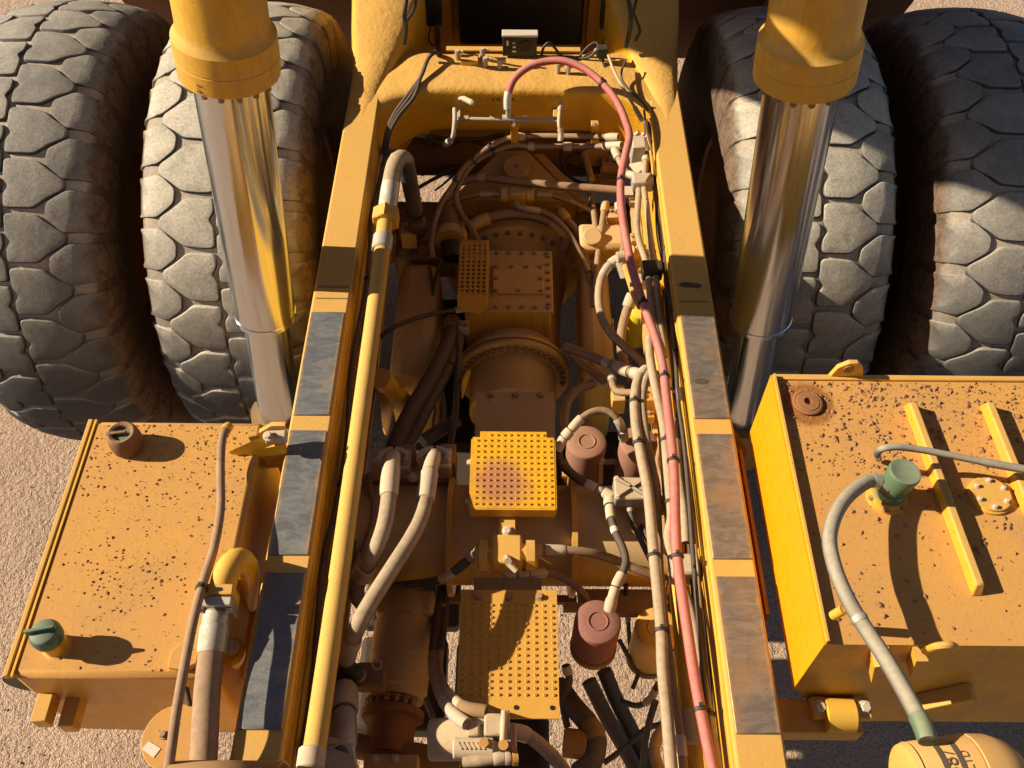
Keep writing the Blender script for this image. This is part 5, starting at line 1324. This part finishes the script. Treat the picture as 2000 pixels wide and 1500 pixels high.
# mount bracket to the rail at the back
br = MB().prism([P(448, 882, 2.33), P(500, 858, 2.36), P(552, 852, 2.36), P(560, 880, 2.30), P(500, 888, 2.30)], (0, 0, -0.02)).build("tank_mount", "paint_clean", T, "yellow pin mount joining tank and rail")
MB().prism([P(470, 884, 2.30), P(556, 868, 2.34), P(556, 912, 2.14), P(520, 915, 2.12)], (0, 0.02, 0)).build("mount_ear", "paint_clean", br)
MB().prism([P(505, 846, 2.37), P(530, 832, 2.40), P(556, 832, 2.40), P(556, 850, 2.34), P(510, 866, 2.32)], (0, 0.02, 0)).build("mount_ear", "paint", br)
MB().cyl(P(520, 855, 2.37), P(560, 853, 2.37), 0.028, seg=16, bev=0.004).build("mount_pin", "ferrule", br)
hexbolt(br, P(524, 852, 2.40), (0, -0.2, 1), 0.016, 0.02, "bolt_zinc")
# breather hose along the tank
hose("breather_hose", [(447, 833, 2.36), (439, 842, 2.38), (434, 860, 2.38), (431, 900, 2.37), (431, 940, 2.37), (431, 990, 2.37), (426, 1030, 2.38), (414, 1085, 2.39), (399, 1130, 2.41), (388, 1170, 2.43), (378, 1210, 2.44), (366, 1270, 2.44), (353, 1340, 2.44), (343, 1400, 2.44), (335, 1460, 2.42), (322, 1550, 2.36)], 0.0165, "hose_brown", T,
     "thin dusty hose lying over the left tank", fits=[(0.0, 0.025, 1.3, "paint")], ties=(0.52,), seg=14)
# big suction pipe: bend, flange, hose
sp_ = hose("suction_pipe", [(430, 1168, 2.35), (436, 1140, 2.37), (446, 1112, 2.39), (460, 1096, 2.39), (474, 1098, 2.34), (482, 1118, 2.24), (480, 1160, 2.06), (474, 1210, 1.88)], 0.047, "paint_clean", T, "yellow U-bend pipe beside the left tank", seg=22)
fa = P(428, 1175, 2.35); fd = (P(418, 1240, 2.33) - P(430, 1165, 2.35)).normalized()
fs_ = fd.cross(Vector((0, 0, 1))).normalized()
MB().obox(fa - fd * 0.022, fs_, fd, (0, 0, 1), 0.058, 0.020, 0.055).build("pipe_flange", "paint", sp_, bevel=0.004)
MB().obox(fa + fd * 0.020, fs_, fd, (0, 0, 1), 0.060, 0.018, 0.055).build("pipe_flange", "galvanised", sp_, bevel=0.006)
for s in (-1, 1):
    hexbolt(sp_, fa + fd * 0.038 + fs_ * s * 0.048 + Vector((0, 0, 0.03)), fd, 0.010, 0.015, "bolt_zinc")
hose("suction_hose", [(425, 1185, 2.345), (419, 1225, 2.33), (411, 1290, 2.31), (404, 1360, 2.30), (398, 1475, 2.29), (390, 1570, 2.27)], 0.045, "hose_brown", T, "thick dusty suction hose below the U-bend", fits=[(0.0, 0.12, 1.03, "galvanised"), (0.10, 0.25, 1.12, "galvanised")], seg=22)
fp = MB().prism([P(326, 1302, 2.33), P(334, 1270, 2.33), P(352, 1256, 2.33), P(384, 1252, 2.33), P(392, 1262, 2.33), P(384, 1296, 2.33), P(356, 1308, 2.33)], (0, 0, -0.03)).build("flange_cover", "paint_dusty", T, "cream dusty flange plate beside the suction hose", bevel=0.004)
cl = P(440, 1268, 2.12)
fb = MB().lathe(cl - Vector((0, 0, 0.06)), (0.2, -0.1, 1), [(0, 0.06), (0.06, 0.06), (0.075, 0.045), (0.08, 0.0)], 24).build("pipe_clamp", "paint_clean", T, "yellow clamp with a bright bolt beside the rail")
hexbolt(fb, P(450, 1264, 2.2), (0.1, -0.3, 1), 0.022, 0.022, "bolt_zinc")
MB().prism([P(430, 1290, 2.10), P(470, 1272, 2.10), P(455, 1350, 1.95), P(428, 1370, 1.95)], (0, 0, -0.03)).build("pipe_gusset", "paint", fb)
hose("wire", [(362, 1310, 2.25), (363, 1340, 2.2), (372, 1380, 2.15), (384, 1410, 2.1)], 0.010, "hose_dark", T)
MB().cyl(P(478, 1140, 1.95), P(440, 1330, 1.95), 0.07, seg=28).build("return_pipe", "paint_clean", T, "orange-yellow pipe in the gap between tank and rail")
# round plate with sticker
rp = P(342, 1440, 2.16)
rpo = MB().cyl(rp - Vector((0, 0, 0.02)), rp, 0.115, seg=48, bev=0.003).build("round_plate", "paint_dusty", T, "round yellow plate with a torn white sticker at the bottom edge")
hexbolt(rpo, P(320, 1436, 2.16), (0, 0, 1), 0.012, 0.02)
sq = [P(u, v, 2.1615) for (u, v) in ((291, 1448), (314, 1462), (300, 1480), (277, 1463))]
MB().prism(sq, (0, 0, 0.001)).build("sticker", "sticker", rpo)
# curved guard in the corner
g_a, g_b = P(322, 1500, 2.50), P(530, 1500, 2.50)
gv = []
for i in range(13):
    a = rad(-12 + i * 112 / 12)
    for x in (g_a.x - 0.02, g_b.x):
        gv.append(Vector((x, 0.66 + 0.215 * math.sin(a), 2.285 + 0.215 * math.cos(a))))
gf = [(2 * i, 2 * i + 1, 2 * i + 3, 2 * i + 2) for i in range(12)]
gd = MB().add(gv, gf).build("curved_guard", "paint_grimy", T, "brownish curved sheet guard at the bottom edge")
gd.modifiers.new("thickness", 'SOLIDIFY').thickness = 0.008
MB().box((g_a.x - 0.05, ly0 - 0.45, 2.0), (g_a.x - 0.03, ly0 - 0.3, 2.2)).build("guard_bracket", "paint_grimy", gd)
pp = PY(35, 1345, ly0 + 0.02)
MB().lathe((lx0 + 0.03, ly0 + 0.012, LT - 0.10), (0, 1, 0), [(0, 0.02), (0, 0.095), (0.10, 0.095), (0.10, 0.02)], 32).build("rubber_bumper", "black_plastic", lt)

# ---- right tank --------------------------------------------------------------------
RT = 2.60
rx0, rx1, ry0, ry1 = 1.012, 2.45, 1.170, 2.245
rt = MB().prism([(rx0, ry0, RT - 0.405), (rx0 + 0.22, ry0, 1.84), (rx1, ry0, 1.84), (rx1, ry0, RT), (rx0, ry0, RT)], (0, ry1 - ry0, 0)).build("fuel_tank", "paint_dusty", T, "dusty yellow fuel tank right of the frame with bars and breather")
k = N("tank_side")
MATS["tank_side"] = k.m
k.l(k.mix(k.rng(k.noise(8, 6, 0.7), 0.35, 0.75, 0, 0.35), (0.66, 0.295, 0.003), (0.56, 0.245, 0.004)), k.b.inputs["Base Color"])
k.l(k.rng(k.noise(30, 4, 0.6), 0.3, 0.7, 0.30, 0.48), k.b.inputs["Roughness"])
k.bump(k.noise(220, 3, 0.6), 0.3, 0.0006)
MB().prism([(rx0 - 0.008, ry0 - 0.006, RT - 0.402), (rx0 - 0.002, ry0 - 0.006, RT - 0.402), (rx0 - 0.002, ry0 - 0.006, RT + 0.012), (rx0 - 0.008, ry0 - 0.006, RT + 0.012)], (0, ry1 - ry0 + 0.012, 0)).build("side_sheet", "tank_side", rt, "clean bright yellow side facing the rail")
MB().box((rx0 - 0.002, ry0, RT + 0.0), (rx0 + 0.006, ry1, RT + 0.030)).build("edge_lip", "paint", rt)
MB().box((rx0, ry1 - 0.012, RT - 0.02), (rx1, ry1 + 0.012, RT + 0.012)).build("edge_bead", "paint", rt, bevel=0.005)
for (ua, va_, ub, vb_, brk) in ((1772, 792, 1908, 1165, True), (1921, 792, 2008, 1010, False), (2080, 792, 2200, 1060, False)):
    a, b = P(ua, va_, RT), P(ub, vb_, RT)
    d = (b - a).normalized()
    n_ = d.cross(Vector((0, 0, 1)))
    def bar(p, q):
        w = 0.019
        o = MB().add([p - n_ * w, p + n_ * w, q + n_ * w, q - n_ * w, p - n_ * w * 0.8 + Vector((0, 0, 0.05)) + d * 0.02, p + n_ * w * 0.8 + Vector((0, 0, 0.05)) + d * 0.02, q + n_ * w * 0.8 + Vector((0, 0, 0.05)) - d * 0.02, q - n_ * w * 0.8 + Vector((0, 0, 0.05)) - d * 0.02],
                     [(3, 2, 1, 0), (4, 5, 6, 7), (0, 1, 5, 4), (1, 2, 6, 5), (2, 3, 7, 6), (3, 0, 4, 7)])
        o.build("stiffener_bar", "paint", rt, bevel=0.006)
    bar(a, b)
# rusty plug with stain
c = P(1576, 789, RT)
MB().lathe(c, (0, 0, 1), [(0, 0.058), (0.012, 0.058), (0.016, 0.050), (0.014, 0.046), (0.018, 0.042), (0.020, 0.016), (0.004, 0.014), (0.002, 0.0)], 40).build("rusty_plug", "rust", rt, "rusty round plug in a rust stain")
k = N("rust_stain")
MATS["rust_stain"] = k.m
d_ = k.t.nodes.new("ShaderNodeVectorMath"); d_.operation = 'DISTANCE'
k.l(k.pos(), d_.inputs[0]); d_.inputs[1].default_value = (c.x, c.y, RT)
wob = k.math('ADD', d_.outputs["Value"], k.math('MULTIPLY', k.math('SUBTRACT', k.noise(40, 6, 0.75), 0.5), 0.07))
k.l(k.mix(k.rng(k.noise(70, 5, 0.7), 0.35, 0.7), (0.40, 0.15, 0.03), (0.27, 0.09, 0.02)), k.b.inputs["Base Color"])
k.l(k.rng(wob, 0.070, 0.115, 0.85, 0.0), k.b.inputs["Alpha"])
k.b.inputs["Roughness"].default_value = 0.9
MB().lathe(c + Vector((0, 0, 0.0015)), (0, 0, 1), [(0, 0.15), (0.0005, 0.001)], 40, cap=False).build("rust_stain", "rust_stain", rt)
# bolted cover
c = P(1932, 970, RT)
cvr = MB().lathe(c, (0, 0, 1), [(0, 0.078), (0.010, 0.076), (0.012, 0.070), (0.020, 0.068), (0.021, 0.0)], 40).build("bolted_cover", "paint", rt, "small round cover held by a ring of bolts")
for i in range(6):
    a = rad(25 + 60 * i)
    hexbolt(rt, c + Vector((0.054 * math.cos(a), 0.054 * math.sin(a), 0.020)), (0, 0, 1), 0.008, 0.012, "bolt_zinc")
# breather
c = P(1731, 972, RT)
bf = MB().lathe(c, (0, 0, 1), [(0, 0.072), (0.012, 0.070), (0.014, 0.060), (0.03, 0.058)], 36).build("breather_flange", "paint", rt)
for i in range(6):
    a = rad(60 * i + 10)
    hexbolt(rt, c + Vector((0.060 * math.cos(a), 0.060 * math.sin(a), 0.012)), (0, 0, 1), 0.009, 0.014)
tilt = Vector((0.10, 0.05, 1)).normalized()
MB().lathe(c + Vector((0, 0, 0.025)), tilt, [(0, 0.048), (0.03, 0.050), (0.033, 0.043), (0.07, 0.043), (0.075, 0.052), (0.135, 0.056), (0.142, 0.053), (0.143, 0.048), (0.141, 0.044), (0.144, 0.0)], 40).build("breather_cap", "green_olive", rt, "olive green breather cap with a grey hose", ang=45)
bh0 = c + tilt * 0.085
hose("breather_hose", [bh0 + Vector((-0.03, -0.01, 0)), P(1706, 938, 2.70), P(1676, 952, 2.72), P(1648, 978, 2.74), P(1628, 1015, 2.76), P(1620, 1055, 2.77), P(1628, 1100, 2.77), P(1642, 1140, 2.77), P(1664, 1185, 2.76), P(1692, 1230, 2.76), P(1720, 1272, 2.78), P(1752, 1325, 2.82), P(1780, 1375, 2.86), P(1805, 1425, 2.90), P(1812, 1448, 2.91)], 0.0245, "hose_grey", T,
     "grey hose curving from the breather cap to the canister", fits=[(0.03, 0.06, 1.12, "galvanised"), (0.60, 0.618, 1.15, "galvanised"), (0.93, 1.0, 1.12, "green_olive")], seg=18, world=True)
cl = P(1648, 1190, 2.74)
MB().cyl(cl, cl + Vector((-0.02, -0.0, -0.05)), 0.016, seg=10).cyl(P(1668, 1184, 2.75), cl, 0.012, seg=8).build("clamp_screw", "paint", rt)
hose("vent_line", [(1716, 896, 2.62), (1714, 885, 2.70), (1722, 877, 2.74), (1745, 873, 2.75), (1790, 877, 2.74), (1850, 888, 2.73), (1920, 902, 2.72), (2030, 922, 2.71)], 0.0125, "hose_grey", T, "thin grey line across the tank behind the breather", fits=[(0.0, 0.10, 1.05, "galvanised"), (0.70, 1.0, 1.2, "hose_grey")])
# lifting eye at the back
ey = MB()
ep = [P(1614, 733, RT), P(1640, 703, RT + 0.10), P(1664, 694, RT + 0.13), P(1680, 698, RT + 0.12), P(1686, 715, RT + 0.07), P(1688, 733, RT)]
ep = [Vector((p.x, ry1 + 0.0, RT - 0.02 + (i in (1, 4)) * 0.085 + (i in (2, 3)) * 0.115)) for i, p in enumerate(ep)]
ey.prism(ep, (0, 0.02, 0)).build("lifting_eye", "paint", rt, bevel=0.003)
MB().cyl((ep[2].x + 0.005, ry1 - 0.004, RT + 0.06), (ep[2].x + 0.005, ry1 + 0.001, RT + 0.06), 0.020, seg=18).build("eye_hole", "paint_grimy", rt)
# brackets on the front
MB().prism([PY(1700, 1268, ry0), PY(1735, 1262, ry0), PY(1735, 1280, ry0), PY(1708, 1282, ry0), PY(1694, 1300, ry0)], (0, -0.06, 0)).build("front_bracket", "paint", rt)
hk = MB()
hk.prism([PY(1770, 1296, ry0), PY(1782, 1262, ry0), PY(1806, 1262, ry0), PY(1800, 1280, ry0)], (0, -0.05, 0))
hk.tube(spline([PY(1806, 1272, ry0 - 0.03), PY(1830, 1262, ry0 - 0.05), PY(1856, 1260, ry0 - 0.05), PY(1870, 1268, ry0 - 0.03)], 0.02), 0.012, 8)
hk.build("front_hook", "paint", rt)
MB().obox(PY(1845, 1365, ry0 - 0.03), (0.75, 0, 0.66), (0, 1, 0), (-0.66, 0, 0.75), 0.10, 0.03, 0.028).build("front_strut", "paint", rt, bevel=0.004)
# trunnion clamp and arm from the rail
tcn = P(1640, 1375, 2.14)
ta = MB().box((0.93, tcn.y - 0.09, 2.01), (tcn.x + 0.08, tcn.y + 0.03, 2.10)).build("mount_arm", "paint", T, "shaded arm from the right rail to the trunnion clamp", bevel=0.006)
MB().box((tcn.x - 0.10, tcn.y - 0.05, 2.102), (tcn.x - 0.045, tcn.y + 0.028, 2.14)).build("clamp_foot", "paint", ta, bevel=0.006)
ch_ = MB().lathe((tcn.x - 0.012 - 0.045, tcn.y - 0.03, 2.11), (1, 0, 0), [(0, 0.052), (0.004, 0.060), (0.105, 0.060), (0.11, 0.052)], 28).build("trunnion_cap", "paint_clean", ta, "yellow trunnion clamp cap between two bolts")
MB().box((tcn.x + 0.05, tcn.y - 0.05, 2.102), (tcn.x + 0.11, tcn.y + 0.028, 2.14)).build("clamp_foot", "paint", ta, bevel=0.006)
for s in (-0.075, 0.085):
    hexbolt(ta, (tcn.x + s, tcn.y - 0.012, 2.14), (0, -0.25, 1), 0.019, 0.026, "bolt_zinc")
# slim plates in the gap between rail and tank
MB().box((0.955, 1.45, 1.95), (0.968, 2.18, 2.19)).build("gap_plate", "rust", T, "narrow rusty plate in the gap beside the fuel tank")
MB().prism([(0.93, 2.32, 2.20), (1.01, 2.22, 2.12), (1.01, 2.26, 2.08), (0.93, 2.37, 2.16)], (0, 0, -0.06)).build("gap_brace", "paint", T)
# canister with printed band at the bottom right
ca = P(1776, 1505, 2.86); cbv = P(2005, 1490, 2.86)
cax = (cbv - ca).normalized(); CL = (cbv - ca).length; CR = 0.128
ca = ca - Vector((0, 0.03, 0.06))
cn = MB().lathe(ca, cax, [(0, 0.09), (0.006, 0.112), (0.02, 0.118), (0.026, 0.114), (0.034, 0.118), (CL * 0.56, CR), (CL * 0.565, CR - 0.003), (CL * 0.58, CR + 0.002), (CL * 0.74, CR - 0.002), (CL * 0.88, CR - 0.018), (CL * 0.97, CR - 0.045), (CL * 1.02, CR - 0.09), (CL * 1.03, 0.0)], 56).build("air_canister", "canister", T, "tan canister with printed black band and number 7587", ang=40)
ce1 = (Vector((0, 0, 1)) - cax * cax.z).normalized()
ce2 = cax.cross(ce1)
def wrap(h, a, lift):
    r = 0.118 + (CR - 0.118) * h / (CL * 0.56) + lift
    return ca + cax * h + (ce1 * math.cos(a) + ce2 * math.sin(a)) * r
def patch(h0, h1, a0, a1, mat, name):
    n_ = 14
    vs = []
    for i in range(n_ + 1):
        a = a0 + (a1 - a0) * i / n_
        for h in (h0, h1):
            vs.append(wrap(h, a, 0.0012))
    MB().add(vs, [(2 * i, 2 * i + 1, 2 * i + 3, 2 * i + 2) for i in range(n_)]).build(name, mat, cn)
patch(CL * 0.22, CL * 0.265, rad(-42), rad(75), "ink", "printed_band")
patch(CL * 0.36, CL * 0.405, rad(-46), rad(75), "ink", "printed_band")
def wrap_text(body_, h0, size, a0):
    cu = bpy.data.curves.new("lettering", 'FONT')
    cu.body = body_
    cu.size = size
    to = bpy.data.objects.new("lettering", cu)
    COL.objects.link(to)
    bpy.context.view_layer.update()
    me = bpy.data.meshes.new_from_object(to.evaluated_get(bpy.context.evaluated_depsgraph_get()))
    bpy.data.objects.remove(to)
    for v in me.vertices:
        x, y = v.co.x, v.co.y
        v.co = wrap(h0 - y, a0 - x / CR, 0.0014)
    link("lettering", me, "ink", cn)
wrap_text("7587", CL * 0.345, 0.055, rad(16))
wrap_text("LTD", CL * 0.46, 0.032, rad(-2))
wrap_text("00", CL * 0.155, 0.016, rad(5))

# ---- inspection mark on the hoist collar ------------------------------------------
cu = bpy.data.curves.new("lettering", 'FONT')
cu.body = "6.5"
cu.size = 0.035
to = bpy.data.objects.new("lettering", cu)
COL.objects.link(to)
bpy.context.view_layer.update()
me = bpy.data.meshes.new_from_object(to.evaluated_get(bpy.context.evaluated_depsgraph_get()))
bpy.data.objects.remove(to)
hz, h_top, h_d, h_zc = HOISTS[0]
h_e = Vector((0, -1, 0))
h_e = (h_e - h_d * h_e.dot(h_d)).normalized()
h_q = h_d.cross(h_e)
for v in me.vertices:
    x, y = v.co.x, v.co.y
    a = rad(-24) + y / 0.198
    v.co = h_top + h_d * (h_zc - 0.014 - x) + (h_e * math.cos(a) - h_q * math.sin(a)) * 0.1995
link("lettering", me, "ink", hz)

# ---- loose dirt on the tanks -----------------------------------------------------------
def dirt(name, n, x0, x1, y0, y1, z, label, dens, rmax):
    mb = MB()
    k = 0
    while k < n:
        x, y = random.uniform(x0, x1), random.uniform(y0, y1)
        if random.random() > dens((x - x0) / (x1 - x0), (y - y0) / (y1 - y0), noise.noise(Vector((x * 4, y * 4, z)))):
            continue
        r = 0.0013 + rmax * random.random() ** 7
        clod(mb, Vector((x, y, z - r * 0.1)), r)
        k += 1
    o = mb.build(name, "clod", None, label, ang=20)
    o["kind"] = "stuff"
    o["category"] = "dirt"
dirt("dirt_crumbs", 1900, lx0 + 0.03, lx1 - 0.03, ly0 + 0.02, ly1 - 0.02, LT + 0.002, "dirt crumbs sprinkled over the left tank", lambda a, b, q: 0.05 + 0.45 * b * b + 0.8 * max(0, q), 0.0065)
dirt("dirt_crumbs", 3800, rx0 + 0.03, 2.2, ry0 + 0.02, ry1 - 0.02, RT + 0.002, "dirt crumbs and clods scattered over the right tank", lambda a, b, q: 0.04 + 0.6 * b ** 2.4 + 0.5 * max(0, q) * b + 0.9 * math.exp(-((a - 0.31) ** 2 + ((b - 0.64) * 0.9) ** 2) / 0.003), 0.012)
